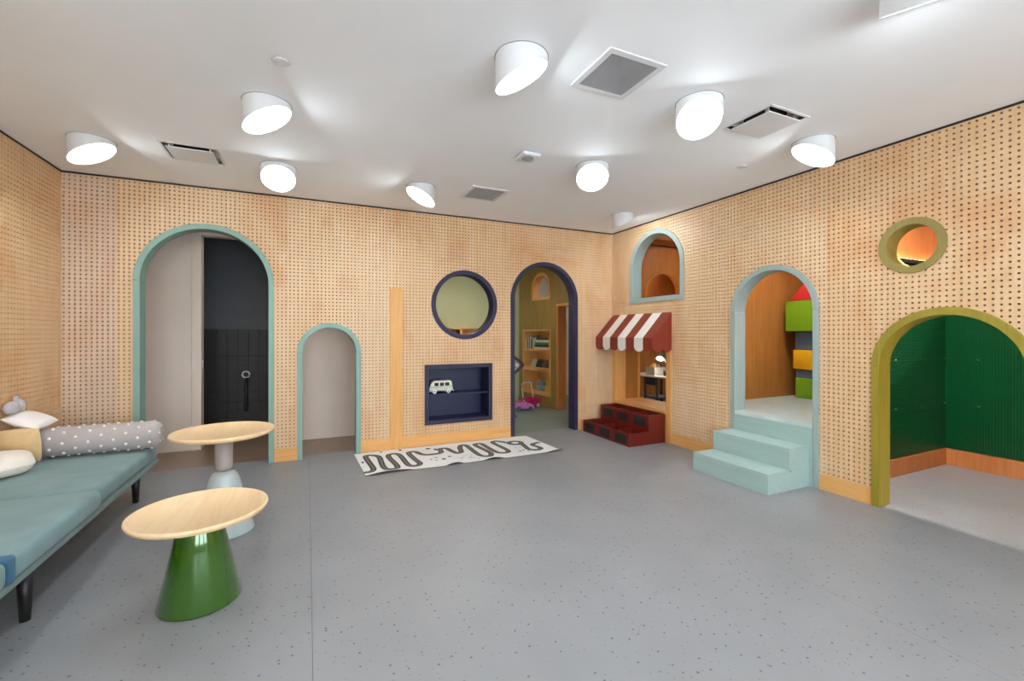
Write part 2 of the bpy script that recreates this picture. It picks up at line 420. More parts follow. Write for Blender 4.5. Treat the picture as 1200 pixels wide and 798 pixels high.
for k, (a, b) in enumerate(ADDED_WIN):
    e = empty('window_%d' % (6+k), ((a+b)/2, YF, .35), 'added tall white framed window in the unseen white wall, ' + ('daybed side', 'middle one', 'alcove side')[k], 'window', kind='structure')
    for u0, u1, z0, z1 in ((a, a+.05, .35, 2.45), (b-.05, b, .35, 2.45), (a+.05, b-.05, .35, .40), (a+.05, b-.05, 2.40, 2.45), (a+.05, b-.05, 1.78, 1.82)):
        part('frame_bar', MB().box((u0, YF-.08, z0), (u1, YF-.02, z1)), 'white', e)
    part('glass_pane', MB().box((a+.05, YF-.052, .40), (b-.05, YF-.048, 1.78)), 'glass', e)
    part('glass_pane', MB().box((a+.05, YF-.052, 1.82), (b-.05, YF-.048, 2.40)), 'glass', e)

# baseboards and the black shadow strip under the ceiling
bb = empty('baseboard_back', (1, YB, 0), 'plain birch board along the foot of the perforated wall with the niche', 'baseboard', kind='structure')
for a, b in ((XL, -1.42), (-.309, -.09), (.525, .838), (.975, 2.33), (3.31, 3.88)):
    part('board', MB().box((a, YB-.001, 0), (b, YB+.02, Z0-.001)), 'pine_x', bb)
br = empty('baseboard_right', (XR, 2.5, 0), 'plain birch board along the foot of the wall with the steps', 'baseboard', kind='structure')
for a, b in ((1.91, 2.30), (3.14, 3.965), (YF, 1.064)):
    part('board', MB().box((XR-.001, a, 0), (XR+.02, b, Z0-.001)), 'pine_y', br)
bl = empty('baseboard_left', (XL, 2.5, 0), 'plain birch board along the wall behind the daybed', 'baseboard', kind='structure')
for a, b in ((1.5, 3.4), (3.402, YB)):
    part('board', MB().box((XL-.02, a, 0), (XL+.001, b, Z0-.001)), 'pine_y', bl)
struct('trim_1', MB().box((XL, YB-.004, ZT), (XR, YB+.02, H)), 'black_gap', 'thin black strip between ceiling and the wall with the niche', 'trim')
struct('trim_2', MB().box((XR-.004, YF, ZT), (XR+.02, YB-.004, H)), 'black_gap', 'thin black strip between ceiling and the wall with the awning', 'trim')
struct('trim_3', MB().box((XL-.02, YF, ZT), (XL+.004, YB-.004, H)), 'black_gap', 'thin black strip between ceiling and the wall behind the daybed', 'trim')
struct('trim_4', MB().box((.838, YB-.012, 0), (.975, YB+.01, 1.807)), 'pine_z', 'tall flat birch batten fixed upright beside the navy niche', 'batten', .002)

# floor in sheets, ceiling with two diffuser recesses
fl = empty('floor', (1, 2, 0), 'grey speckled rubber sheet floor', 'floor', kind='structure')
for a, b in ((XL, .0190), (.0205, 2.3955), (2.3970, XR)):
    part('floor_sheet', MB().box((a, YF, -.02), (b, YB, 0)), 'floor', fl)
part('subfloor', MB().box((XL, YF, -.04), (XR, YB, -.021)), 'black_gap', fl)
part('threshold_strip', MB().box((XL, YB, -.02), (XR, YB+TH, -.0005)), 'floor', fl)
part('alcove_sheet', MB().box((XR, .2, -.02), (5.9, 2.26, 0)), 'floor', fl)
DIF = [(-.97, -.63, 4.0, 4.32), (2.58, 2.92, 1.805, 2.125)]
xs_ = sorted({XL, XR, *[v for d in DIF for v in d[:2]]}); ys_ = sorted({YF, YB, *[v for d in DIF for v in d[2:]]})
mb = MB()
for i in range(len(xs_)-1):
    for j in range(len(ys_)-1):
        cx_, cy_ = (xs_[i]+xs_[i+1])/2, (ys_[j]+ys_[j+1])/2
        if any(d[0] < cx_ < d[1] and d[2] < cy_ < d[3] for d in DIF): continue
        mb.box((xs_[i], ys_[j], H), (xs_[i+1], ys_[j+1], H+.02))
struct('ceiling', mb, 'ceiling', 'smooth white plaster ceiling', 'ceiling')

# ---------------------------------------------------------------- arched frames
def ring_arc(mp, uc, zc, r0, r1, a0, a1, n0, n1, seg):
    mb = MB(); V = []; F = []
    for i in range(seg+1):
        a = a0+(a1-a0)*i/seg; c, s = math.cos(a), math.sin(a)
        V += [mp(uc+r0*c, zc+r0*s, n0), mp(uc+r1*c, zc+r1*s, n0), mp(uc+r1*c, zc+r1*s, n1), mp(uc+r0*c, zc+r0*s, n1)]
    for i in range(seg):
        for k in range(4): F.append((i*4+k, i*4+(k+1) % 4, i*4+4+(k+1) % 4, i*4+4+k))
    if abs(a1-a0) < 2*PI-.01: F += [(0, 1, 2, 3), tuple(seg*4+k for k in (3, 2, 1, 0))]
    mb.add(V, F); return mb
def mbox(mp, u0, u1, z0, z1, n0, n1): return MB().box(mp(u0, z0, n0), mp(u1, z1, n1))
def arch_frame(name, mp, uc, hw, zsp, zb, fw, mat, label, cat, n0=-.012, n1=TH, sill=None):
    e = empty(name, mp(uc, max(zb, 0), 0), label, cat, kind='structure')
    part('arch_head', ring_arc(mp, uc, zsp, hw, hw+fw, 0, PI, n0, n1, 40), mat, e, bv=.003)
    part('side_post', mbox(mp, uc-hw-fw, uc-hw, zb, zsp, n0, n1), mat, e, bv=.003)
    part('side_post', mbox(mp, uc+hw, uc+hw+fw, zb, zsp, n0, n1), mat, e, bv=.003)
    if sill: part('sill', mbox(mp, uc-hw-fw, uc+hw+fw, zb-sill, zb, n0, n1), mat, e, bv=.003)
    return e
FW = .0495
arch_frame('door_1', mb_, -.8645, .512, 1.785, 0, FW, 'sage', 'tall wide sage green arched doorway onto the dark tiled washroom', 'doorway')
arch_frame('door_2', mb_, .2175, .263, 1.10, 0, FW, 'sage', 'small child-height sage green arched doorway onto a cream wall', 'doorway')
arch_frame('door_3', mb_, 2.819, .444, 1.733, 0, .052, 'navy', 'navy blue arched doorway into the olive book room', 'doorway')
arch_frame('door_4', mr_, 2.722, .376, 1.508, 0, .05, 'blue_grey', 'blue grey arched doorway above the three steps', 'doorway')
arch_frame('door_5', mr_, 1.488, .377, 1.053, 0, .052, 'olive', 'olive stained arch into the green stud plate alcove', 'doorway')
def round_frame(name, mp, uc, zc, r, fw, mat, label, cat):
    e = empty(name, mp(uc, zc-r-fw, 0), label, cat, kind='structure')
    part('ring', ring_arc(mp, uc, zc, r, r+fw, 0, 2*PI, -.012, TH, 64), mat, e, bv=.003)
    return e
w1 = round_frame('window_1', mb_, 1.721, 1.644, .360, .053, 'navy', 'round window with thick navy frame above the niche', 'window')
w2 = arch_frame('window_2', mr_, 4.2305, .410, 2.12, 1.753, .058, 'blue_grey', 'arched window with blue grey frame above the striped awning', 'window', sill=.06)
w3 = round_frame('window_3', mr_, 1.672, 1.929, .147, .05, 'olive_soft', 'small round olive porthole above the green alcove arch', 'window')
# serving hatch
w4 = empty('window_4', (XR, 4.5, 0), 'pine lined serving hatch under the striped awning', 'window', kind='structure')
part('casing', MB().box((XR-.014, 3.96, 0), (XR+.17, 4.033, 1.36)), 'pine_z', w4, bv=.002)
part('casing', MB().box((XR-.006, 5.0, 0), (XR+.175, 5.066, 1.36)), 'pine_z', w4, bv=.002)
part('head_board', MB().box((XR-.006, 4.033, 1.29), (XR+.17, 5.0, 1.36)), 'pine_y', w4)
part('sill', MB().box((XR-.02, 4.033, .345), (XR+.44, 5.0, .385)), 'pine_y', w4, bv=.002)
part('apron_panel', MB().box((XR, 4.033, 0), (XR+.02, 5.0, .345)), 'pine_y', w4)

# navy niche
nb = empty('wall_niche', (1.65, YB, .24), 'navy stained recessed niche with one shelf under the round window', 'niche')
n0, n1 = -.014, .26
part('frame_board', MB().box((1.229, YB+n0, .888), (2.07, YB+n1, .938)), 'navy', nb, bv=.002)
part('frame_board', MB().box((1.229, YB+n0, .24), (2.07, YB+n1, .29)), 'navy', nb, bv=.002)
part('frame_board', MB().box((1.229, YB+n0, .29), (1.279, YB+n1, .888)), 'navy', nb, bv=.002)
part('frame_board', MB().box((2.02, YB+n0, .29), (2.07, YB+n1, .888)), 'navy', nb, bv=.002)
part('back_panel', MB().box((1.229, YB+n1, .24), (2.07, YB+n1+.012, .938)), 'niche_blue', nb)
part('shelf', MB().box((1.279, YB+.012, .572), (2.02, YB+n1, .59)), 'niche_blue', nb)

# ---------------------------------------------------------------- corridor and washroom behind the sage arches
YC = 5.98
mb = MB().box((XL-.4, YC, 0), (-1.15, YC+.1, 2.6)).box((-.13, YC, 0), (1.1, YC+.1, 2.6)).box((-1.15, YC, 2.47), (-.13, YC+.1, 2.6))
struct('wall_corridor', mb, 'beige_wall', 'cream corridor wall seen through the sage arches', 'wall')
struct('wall_corridor_left', MB().box((XL-.05, YB, 0), (XL-.002, YC, 2.6)), 'beige_wall', 'cream end wall of the corridor', 'wall')
struct('wall_corridor_right', MB().box((1.1, YB+TH, 0), (1.15, YC+2, 2.6)), 'beige_wall', 'cream wall between corridor and book room', 'wall')
struct('floor_corridor', MB().box((XL-.4, YB+TH, -.02), (1.1, 7.1, 0)), 'brown_floor', 'brown mosaic floor of the corridor', 'floor')
struct('ceiling_corridor', MB().box((XL-.45, YB+.03, 2.6), (1.15, 7.1, 2.62)), 'ceiling', 'white corridor ceiling', 'ceiling')
d6 = empty('door_6', (-.6, YC, 0), 'white door lining of the dark washroom', 'doorway', kind='structure')
part('lining', MB().box((-1.165, YC-.018, 0), (-1.075, YC+.12, 2.47)), 'beige_wall', d6, bv=.003)
part('lining', MB().box((-.205, YC-.018, 0), (-.115, YC+.12, 2.47)), 'beige_wall', d6, bv=.003)
part('lining', MB().box((-1.075, YC-.018, 2.40), (-.205, YC+.12, 2.47)), 'beige_wall', d6, bv=.003)
part('strike_plate', MB().box((-1.075, YC+.02, .92), (-1.068, YC+.05, 1.0)), 'chrome', d6)
YW = 7.0
struct('wall_washroom_left', MB().box((-1.4, YC+.1, 0), (-1.35, YW, 2.6)), 'dark_wall', 'charcoal side wall of the washroom', 'wall')
struct('wall_washroom_right', MB().box((.05, YC+.1, 0), (.1, YW, 2.6)), 'dark_wall', 'charcoal wall of the washroom beside the pipe', 'wall')
ww = struct('wall_washroom', MB().box((-1.4, YW, 0), (.1, YW+.04, 2.6)), 'dark_wall', 'charcoal washroom wall with black tiles on its lower half', 'wall')
ts = .125
tb = MB().box((0, -.008, 0), (ts-.005, 0, ts-.005)); tmesh = mesh('tile', tb, 'tile_black')
part('grout_bed', MB().box((-1.35, YW-.003, 0), (.05, YW, 1.355)), 'grout', ww)
for i in range(11):
    for j in range(11):
        z = j*ts if j < 8 else j*ts-.02
        if z > 1.3: continue
        t = inst(tmesh, ww, Vector((-1.345+i*ts, YW-.003, z+.004))-wl(ww), name='tile')
part('ledge', MB().box((-1.35, YW-.03, .985), (.05, YW-.0105, 1.005)), 'black_gap', ww)
e = empty('wall_pipe', (-.75, YW-.05, 0), 'slim black pipe with a pale ring on the black tiles', 'pipe')
part('pipe', MB().tube([(-.75, YW-.045, .25), (-.75, YW-.045, .70)], .022, 12), 'black_plastic', e)
part('ring', MB().tube([(-.75+.042*math.cos(a), YW-.05, .745+.042*math.sin(a)) for a in np.linspace(0, 2*PI, 25)], .012, 8, False), 'white_plastic', e)

# ---------------------------------------------------------------- olive book room
OX, OY, OA = 3.877, 6.56, math.radians(8)
dv = Vector((-math.sin(OA), math.cos(OA), 0)); nv = Vector((math.cos(OA), math.sin(OA), 0))   # along the wall / into it
def ow(t, z, n): p = Vector((OX, OY, 0))+dv*t+nv*n; return (p.x, p.y, z)
def obox(t0, t1, z0, z1, a, b):
    m = MB(); V = [ow(t, z, n) for z in (z0, z1) for t, n in ((t0, a), (t1, a), (t1, b), (t0, b))]
    return m.add(V, [(0, 3, 2, 1), (4, 5, 6, 7), (0, 1, 5, 4), (1, 2, 6, 5), (2, 3, 7, 6), (3, 0, 4, 7)])
YO = 7.72
struct('floor_bookroom', MB().box((1.15, YB+TH, -.02), (6.4, YO+.3, -.001)), 'floor_green', 'grey green floor of the book room', 'floor')
struct('wall_bookroom', MB().box((1.15, YO, 0), (3.80, YO+.05, 2.6)), 'pale_green', 'pale green far wall of the book room', 'wall')
struct('ceiling_bookroom', MB().box((1.15, YB+.03, 2.6), (6.5, YO+.3, 2.62)), 'ceiling', 'white ceiling of the book room', 'ceiling')
wo = empty('wall_olive', (OX, OY, 0), 'olive stained plywood wall with recessed bookshelf', 'wall', kind='structure')
B0, B1, BZ0, BZ1 = .174, 1.031, .19, 1.367
for t0, t1, z0, z1 in ((0, B0, .1, 1.76), (B1, 1.35, .1, 2.6), (B0, B1, .1, BZ0), (B0, B1, BZ1, 1.90), (.75, B1, 1.90, 2.6), (0, .17, 1.76, 2.6), (-.6, 0, 1.76, 2.6), (.17, .75, 2.46, 2.6), (.0, .174, 1.76, 1.76)):
    if t1 > t0 and z1 > z0: part('panel', obox(t0, t1, z0, z1, 0, .13), 'olive_wall', wo)
part('panel', obox(.17, B0, 1.76, 1.90, 0, .13), 'olive_wall', wo)
part('skirting', obox(0, 1.35, 0, .1, -.01, .13), 'olive_wall', wo)
part('panel', obox(-1.5, -.6, 0, 2.6, 0, .13), 'olive_wall', wo)
# arched hatch high in the olive wall
ah = empty('window_5', ow(.46, 1.9, 0), 'small arched pine framed hatch above the recessed bookshelf', 'window', kind='structure')
sp = MB()
hw = .27; zc = 2.12
pts = [ow(.46+hw, 1.9, 0)]+[ow(.46+hw*math.cos(a), zc+hw*math.sin(a), 0) for a in np.linspace(0, PI, 25)]+[ow(.46-hw, 1.9, 0)]
fr = MB(); V = []; F = []
path = [(.46+hw, 1.9)]+[(.46+hw*math.cos(a), zc+hw*math.sin(a)) for a in np.linspace(0, PI, 25)]+[(.46-hw, 1.9)]
inn = [(.46+(hw-.045), 1.945)]+[(.46+(hw-.045)*math.cos(a), zc+(hw-.045)*math.sin(a)) for a in np.linspace(0, PI, 25)]+[(.46-(hw-.045), 1.945)]
n = len(path)
for (a, b), (c, d) in zip(path, inn): V += [ow(a, b, -.012), ow(c, d, -.012), ow(c, d, .13), ow(a, b, .13)]
for i in range(n):
    j = (i+1) % n
    for k in range(4): F.append((i*4+k, i*4+(k+1) % 4, j*4+(k+1) % 4, j*4+k))
fr.add(V, F); part('frame', fr, 'pine_z', ah)
cn = MB(); top = [(.17, 2.46)]+[(.46-hw*math.cos(a), zc+hw*math.sin(a)) for a in np.linspace(0, PI, 25)]+[(.75, 2.46)]
for side in (0, 1):
    pl = [(.46-hw*math.cos(a), zc+hw*math.sin(a)) for a in np.linspace(0, PI/2, 13)] if side == 0 else [(.46-hw*math.cos(a), zc+hw*math.sin(a)) for a in np.linspace(PI/2, PI, 13)]
    for (a, b), (c, d) in zip(pl[:-1], pl[1:]):
        q = [ow(a, b, 0), ow(c, d, 0), ow(c, 2.46, 0), ow(a, 2.46, 0)]
        cn.prism(q, nv*.13)
for t0, t1 in ((.17, .46-hw), (.46+hw, .75)):
    q = obox(t0, t1, 1.9, 2.46, 0, .13); cn.add(q.v, q.f)
part('panel', cn, 'olive_wall', wo)
# recessed bookshelf
bs = empty('recessed_bookshelf', ow((B0+B1)/2, BZ0, 0), 'pine bookshelf recessed in the olive wall', 'bookshelf')
for args in ((B0, B0+.04, BZ0, BZ1, -.012, .3), (B1-.04, B1, BZ0, BZ1, -.012, .3)): part('side_board', obox(*args), 'pine_z', bs)
for z in (BZ0, .615, .98, BZ1-.03): part('shelf', obox(B0+.04, B1-.04, z, z+.03, -.012, .3), 'pine_x', bs)
part('back_board', obox(B0, B1, BZ0, BZ1, .3, .31), 'pine_z', bs)
part('front_lip', obox(B0+.04, B1-.04, BZ0+.03, BZ0+.075, -.012, .006), 'pine_x', bs)
part('front_lip', obox(B0+.04, B1-.04, .645, .685, -.012, .006), 'pine_x', bs)
# books: top shelf standing, then lying; middle shelf leaning
cols = [(214, 206, 190), (70, 96, 74), (196, 190, 176), (120, 52, 44), (232, 226, 214), (62, 84, 60), (88, 110, 76), (204, 198, 180)]
names = ['cream', 'dark green', 'stone', 'red brown', 'white', 'moss green', 'leaf green', 'ivory']
t = B1-.06
for i in range(8):
    w = .022+.012*random.random(); hh = .19+.07*random.random()
    thing('book', obox(t-w, t, 1.011, 1.011+hh, .03, .2), colour('book_'+names[i].replace(' ', '_'), cols[i]), f'{names[i]} book standing upright on the top recessed shelf', 'book', 'books standing on the top recessed shelf'); t -= w+.004
for i, (nm, c) in enumerate((('pale cream', (224, 214, 196)), ('black', (34, 34, 36)), ('bright green', (70, 130, 50)), ('white', (228, 224, 216)), ('dark olive', (64, 66, 40)))):
    z = 1.011+i*.042
    thing('book', obox(B0+.06+.01*i, t-.03-.012*i, z, z+.038, .02+.004*i, .24), colour('lying_book_'+nm.replace(' ', '_'), c), f'{nm} book lying in the flat pile on the top recessed shelf', 'book', 'books lying on the top recessed shelf')
def leanbook(t0, w, hgt, lean, z, mat, label):
    V = []; th = .02
    for zz in (0, hgt):
        dn = .06+lean*zz/hgt
        for a, b in ((t0, dn), (t0+w, dn), (t0+w, dn+th), (t0, dn+th)): V.append(ow(a+(zz*.25), z+zz, b))
    m = MB().add(V, [(0, 3, 2, 1), (4, 5, 6, 7), (0, 1, 5, 4), (1, 2, 6, 5), (2, 3, 7, 6), (3, 0, 4, 7)])
    thing('book', m, mat, label, 'book', 'picture books leaning on the middle recessed shelf')
for i, (nm, c) in enumerate((('charcoal', (52, 46, 44)), ('brown', (96, 70, 50)), ('black and grey', (44, 46, 52)), ('cream', (210, 200, 170)))):
    leanbook(.24+.17*i, .15, .17, .1, .646, colour('pic_'+nm.replace(' ', '_'), c), f'{nm} picture book leaning on the middle recessed shelf')
for i, (nm, c) in enumerate((('pale blue', (150, 170, 176)), ('yellow', (206, 166, 60)), ('sea green', (110, 150, 140)), ('grey', (150, 150, 144)))):
    r = .075+.01*(i % 2); cpt = ow(.27+.14*i, .222+r*.92, .13)
    m = MB().ell(cpt, (r*.9, r*.8, r), 14, 9)
    s_ = thing('soft_toy', m, colour('toy_'+nm.replace(' ', '_'), c, .8), f'{nm} rounded soft toy in the lowest recessed shelf', 'toy', 'soft toys in the lowest recessed shelf')
    part('head', MB().ell((cpt[0], cpt[1], cpt[2]+r*1.25), (r*.55, r*.55, r*.55), 12, 8), s_.data.materials[0], s_)
# doorway of the olive wall
d7 = empty('door_7', ow(0, 0, 0), 'low pine lined doorway in the olive wall beside the bookshelf', 'doorway', kind='structure')
part('lining', obox(-.045, 0, 0, 1.76, -.015, .16), 'orange_wood', d7)
part('lining', obox(-.6, -.555, 0, 1.76, -.015, .16), 'orange_wood', d7)
part('head_board', obox(-.6, 0, 1.76, 1.80, -.015, .16), 'pine_y', d7)
# low bookcase under the far wall, seen through the round window
lb = empty('low_bookcase', (2.35, YO-.15, 0), 'low pine bookcase against the pale green wall seen through the round window', 'bookcase')
part('top_board', MB().box((1.75, YO-.32, 1.37), (2.95, YO-.01, 1.39)), 'pine_x', lb)
for x in (1.75, 2.42, 2.92): part('upright', MB().box((x, YO-.32, .03), (x+.03, YO-.01, 1.37)), 'pine_z', lb)
for z in (.03, .42, .80, 1.10): part('shelf', MB().box((1.78, YO-.31, z), (2.92, YO-.02, z+.025)), 'pine_x', lb)
part('back_board', MB().box((1.75, YO-.012, .03), (2.95, YO-.004, 1.37)), 'pine_z', lb)
for i in range(6):
    x = 2.18+i*.036; nm = ['tan', 'dark brown', 'cream', 'umber', 'ochre', 'black'][i]; c = [(190, 150, 90), (60, 40, 26), (214, 196, 150), (86, 58, 34), (182, 140, 66), (30, 26, 24)][i]
    thing('book', MB().box((x, YO-.28, 1.126), (x+.031, YO-.1, 1.352)), colour('low_'+nm.replace(' ', '_'), c), f'{nm} book on the upper shelf of the low bookcase', 'book', 'books in the low bookcase')
# pink toy trolley and toy car
ft = lambda u, d: None
tr = empty('toy_trolley', (3.60, 6.98, 0), 'hot pink toy trolley with a white push handle below the recessed bookshelf', 'toy trolley', rz=.25)
tb = MB()
P0 = [(-.13, -.1, .05), (.13, -.1, .05), (.13, .1, .05), (-.13, .1, .05)]; P1 = [(-.17, -.13, .2), (.17, -.13, .2), (.17, .13, .2), (-.17, .13, .2)]
I1 = [(-.155, -.115, .2), (.155, -.115, .2), (.155, .115, .2), (-.155, .115, .2)]; I0 = [(-.12, -.09, .065), (.12, -.09, .065), (.12, .09, .065), (-.12, .09, .065)]
tb.add(P0+P1+I1+I0, [(3, 2, 1, 0)]+[(i, (i+1) % 4, 4+(i+1) % 4, 4+i) for i in range(4)]+[(4+i, 4+(i+1) % 4, 8+(i+1) % 4, 8+i) for i in range(4)]+[(8+i, 8+(i+1) % 4, 12+(i+1) % 4, 12+i) for i in range(4)]+[(12, 13, 14, 15)])
part('tub', tb, 'pink', tr, True)
part('push_handle', MB().tube([(-.15, .1, .19), (-.17, .12, .40), (-.165, .125, .505), (-.12, .13, .53), (.06, .13, .53), (.105, .125, .505), (.11, .12, .40), (.13, .1, .19)], .014, 8), 'white_plastic', tr, True)
for x in (-.1, .1):
    for y in (-.11, .11): part('wheel', MB().lathe([(.0, -.012), (.04, -.012), (.04, .012), (0, .012)], (x, y, .04), 16, False, 1), 'white_plastic', tr, True)
tc = empty('toy_car', (3.33, 6.72, 0), 'lilac pink toy car with an open top beside the toy trolley', 'toy car', rz=-.35)
body = [(-.2, .05), (-.2, .13), (-.16, .17), (-.06, .175), (-.02, .16), (.07, .16), (.17, .13), (.21, .09), (.21, .05)]
part('body', MB().prism([(x, -.085, z) for x, z in body], (0, .17, 0)), 'lilac', tc, True, .012)
part('windscreen', MB().prism([(.02, -.075, .15), (.035, -.075, .15), (-.01, -.075, .22), (-.025, -.075, .22)], (0, .15, 0)), 'white_plastic', tc, True)
part('seat', MB().rbox((-.15, -.06, .16), (-.05, .06, .20), .012), 'pink', tc, True)
for x in (-.12, .13):
    for y in (-.09, .09): part('wheel', MB().lathe([(0, -.016), (.05, -.016), (.05, .016), (0, .016)], (x, y, .05), 18, False, 1), 'black_plastic', tc, True)
tr.scale = (.8,)*3; tc.scale = (.78,)*3
# angled play frame peeping out beside the navy jamb
pf = empty('play_frame', (2.96, 6.3, 0), 'purple grey pointed wooden play frame beside the navy doorway', 'play frame')
tip = (3.105, 6.3, .80)
part('upper_bar', MB().tube([(2.88, 6.3, .98), tip], .022, 6), 'purple_grey', pf)
part('lower_bar', MB().tube([(2.88, 6.3, .62), tip], .022, 6), 'purple_grey', pf)
part('upright', MB().tube([(2.88, 6.3, 0), (2.88, 6.3, 1.0)], .022, 6), 'purple_grey', pf)
part('foot', MB().box((2.80, 6.2, 0), (2.94, 6.4, .03)), 'purple_grey', pf)
part('knob', MB().ell((2.985, 6.28, .80), (.03, .03, .03), 12, 8), 'white_plastic', pf)

# ---------------------------------------------------------------- rooms behind the right wall
struct('floor_playroom', MB().box((XR+.02, 2.26, -.02), (6.4, YB+TH, -.001)), 'floor_green', 'grey floor behind the serving hatch', 'floor')
struct('wall_far', MB().box((6.2, .2, 0), (6.25, YO+.3, H)), 'orange_wood', 'orange veneer wall behind the desk', 'wall')
struct('wall_white_end', MB().box((3.6, YO+.25, 0), (6.25, YO+.3, 2.6)), 'white', 'white wall behind the olive doorway', 'wall')
struct('wall_hatch_return', MB().box((XR+.175, 5.0, 0), (4.275, 5.1, 1.55)), 'oak_dark', 'short veneer return wall beside the hatch', 'wall')
struct('trim_5', MB().box((4.275, 4.985, 0), (4.315, 5.1, 1.55)), 'pine_z', 'narrow pine post at the end of the hatch return wall', 'trim')
struct('wall_platform', MB().box((XR+.03, 3.555, 0), (6.2, 3.60, H)), 'oak_dark', 'brown vertical grain veneer wall beside the platform', 'wall')
struct('wall_platform_right', MB().box((XR+.03, 2.27, .0), (6.2, 2.30, H)), 'oak_dark', 'brown veneer wall behind the foam blocks', 'wall')
struct('floor_platform', MB().box((XR-.013, 2.347, .50), (XR+TH, 3.097, .53)).box((XR+TH, 2.30, .50), (6.2, 3.555, .53)), 'plat', 'pale blue grey raised platform floor', 'floor')
struct('floor_loft', MB().box((XR+TH, 3.60, 1.53), (6.2, 5.1, 1.57)), 'oak_dark', 'loft floor above the serving hatch', 'floor')
lw_ = MB(); hw, zc, cxw = .301, 1.885, 4.852
cut = [(cxw+hw*math.cos(a), zc+hw*math.sin(a)) for a in np.linspace(PI, 0, 31)]
x0, x1 = XR+TH, 6.2
lw_.box((x0, 5.1, 1.53), (cxw-hw, 5.14, H)).box((cxw+hw, 5.1, 1.53), (x1, 5.14, H))
for (a, b), (c, d) in zip(cut[:-1], cut[1:]): lw_.prism([(a, 5.1, b), (c, 5.1, d), (c, 5.1, H), (a, 5.1, H)], (0, .04, 0))
struct('wall_loft', lw_, 'oak_dark', 'brown veneer wall with an arch seen through the arched window', 'wall')
mlf = lambda u, z, n: (u, 5.1+n, z)
arch_frame('door_8', mlf, cxw, .301, 1.885, 1.57, .05, 'oak_dark', 'brown wooden arch inside the loft behind the arched window', 'doorway', n0=-.015, n1=.05)
struct('wall_loft_end', MB().box((x0, 5.7, 1.53), (6.2, 5.74, H)), 'orange_wood', 'orange veneer wall behind the loft arch', 'wall')
struct('floor_loft_end', MB().box((x0, 5.14, 1.53), (6.2, 5.7, 1.57)), 'oak_dark', 'loft floor behind the loft arch', 'floor')
struct('ceiling_loft', MB().box((XR+.03, .1, H), (6.25, 5.75, H+.02)), 'ceiling', 'white ceiling over the loft rooms', 'ceiling')
# stacked foam blocks on the platform
def block(x0, x1, y0, y1, z0, z1, nm, rgb, lbl):
    thing('foam_block', MB().rbox((x0, y0, z0), (x1, y1, z1), .012, 2), colour(nm, rgb, .55), lbl, 'foam block', 'foam blocks stacked on the platform')
block(5.33, 5.93, 2.92, 3.42, .531, .77, 'foam_lime', (122, 172, 24), 'lime green foam block at the bottom of the stack')
block(5.34, 5.93, 2.92, 3.42, .771, .875, 'foam_blue', (92, 112, 146), 'thin slate blue foam block above the bottom green one')
block(5.30, 5.90, 2.92, 3.43, .876, 1.105, 'foam_yellow', (246, 190, 22), 'yellow foam block in the middle of the stack')
block(5.32, 5.92, 2.92, 3.42, 1.106, 1.325, 'foam_blue', (92, 112, 146), 'slate blue foam block above the yellow one')
block(5.22, 5.90, 2.92, 3.47, 1.326, 1.685, 'foam_lime', (122, 172, 24), 'large lime green foam block near the top of the stack')
thing('foam_roof', MB().prism([(5.25, 2.93, 1.686), (5.25, 3.45, 1.686), (5.25, 3.19, 1.97)], (.62, 0, 0)), colour('foam_red', (206, 40, 40), .55), 'red triangular foam roof on top of the stack', 'foam block', 'foam blocks stacked on the platform', bv=.01)

# alcove with green stud plates
PLW, ST = .4445, 22
mbp = MB().box((0, 0, 0), (PLW-.0004, .006, PLW-.0004)); plate_me = mesh('stud_plate', mbp, 'green_plate')
sp_ = PLW/ST; ms = MB()
for i in range(ST):
    for j in range(ST):
        cx_, cz_ = sp_*(i+.5), sp_*(j+.5); V = []; r = sp_*.30
        for y in (0, -.0065):
            V += [(cx_+r*math.cos(PI/3*k), y, cz_+r*math.sin(PI/3*k)) for k in range(6)]
        ms.add(V, [tuple(range(6, 12))]+[(k, (k+1) % 6, 6+(k+1) % 6, 6+k) for k in range(6)])
stud_me = mesh('studs', ms, 'green_plate')
XA, YA = 5.78, 2.21
scr = mesh('screw_cap', MB().lathe([(.012, 0), (.012, .006), (.006, .009), (0, .009)], (0, 0, 0), 12), 'plastic_grey')
al = struct('wall_alcove_left', MB().box((XR+TH, YA+.006, 0), (XA+.1, YA+.056, H)), 'orange_wood', 'side wall of the alcove covered in green stud plates', 'wall')
ab = struct('wall_alcove_back', MB().box((XA+.006, .2, 0), (XA+.056, YA+.006, H)), 'orange_wood', 'end wall of the alcove covered in green stud plates', 'wall')
struct('wall_alcove_right', MB().box((XR+.03, .15, 0), (XA+.1, .2, H)), 'orange_wood', 'plain side wall closing the alcove', 'wall')
def put_plate(wall, loc, rot, caps):
    p = inst(plate_me, wall, Vector(loc)-wl(wall), rot, 'stud_plate')
    s_ = inst(stud_me, p, (0, 0, 0), name='studs'); s_['kind'] = 'stuff'
    for c in caps:
        k = inst(scr, p, c, (PI/2, 0, 0), 'screw_cap')
ZP = .165
for j in range(4):
    for i in range(4):
        put_plate(al, (XA-PLW*(i+1), YA, ZP+PLW*j), (0, 0, 0), ((PLW-.03, -.006, .0), ) if j else ())
        put_plate(ab, (XA, YA-PLW*i, ZP+PLW*j), (0, 0, -PI/2), ((.245, -.006, .0), ) if j else ())
b5 = empty('baseboard_alcove', (XA, YA, 0), 'pine board along the foot of the green alcove', 'baseboard', kind='structure')
part('board', MB().box((XR+TH, YA-.012, 0), (XA, YA+.006, .158)), 'orange_wood', b5, bv=.003)
part('board', MB().box((XA-.012, .2, 0), (XA+.006, YA-.012, .158)), 'orange_wood', b5, bv=.003)
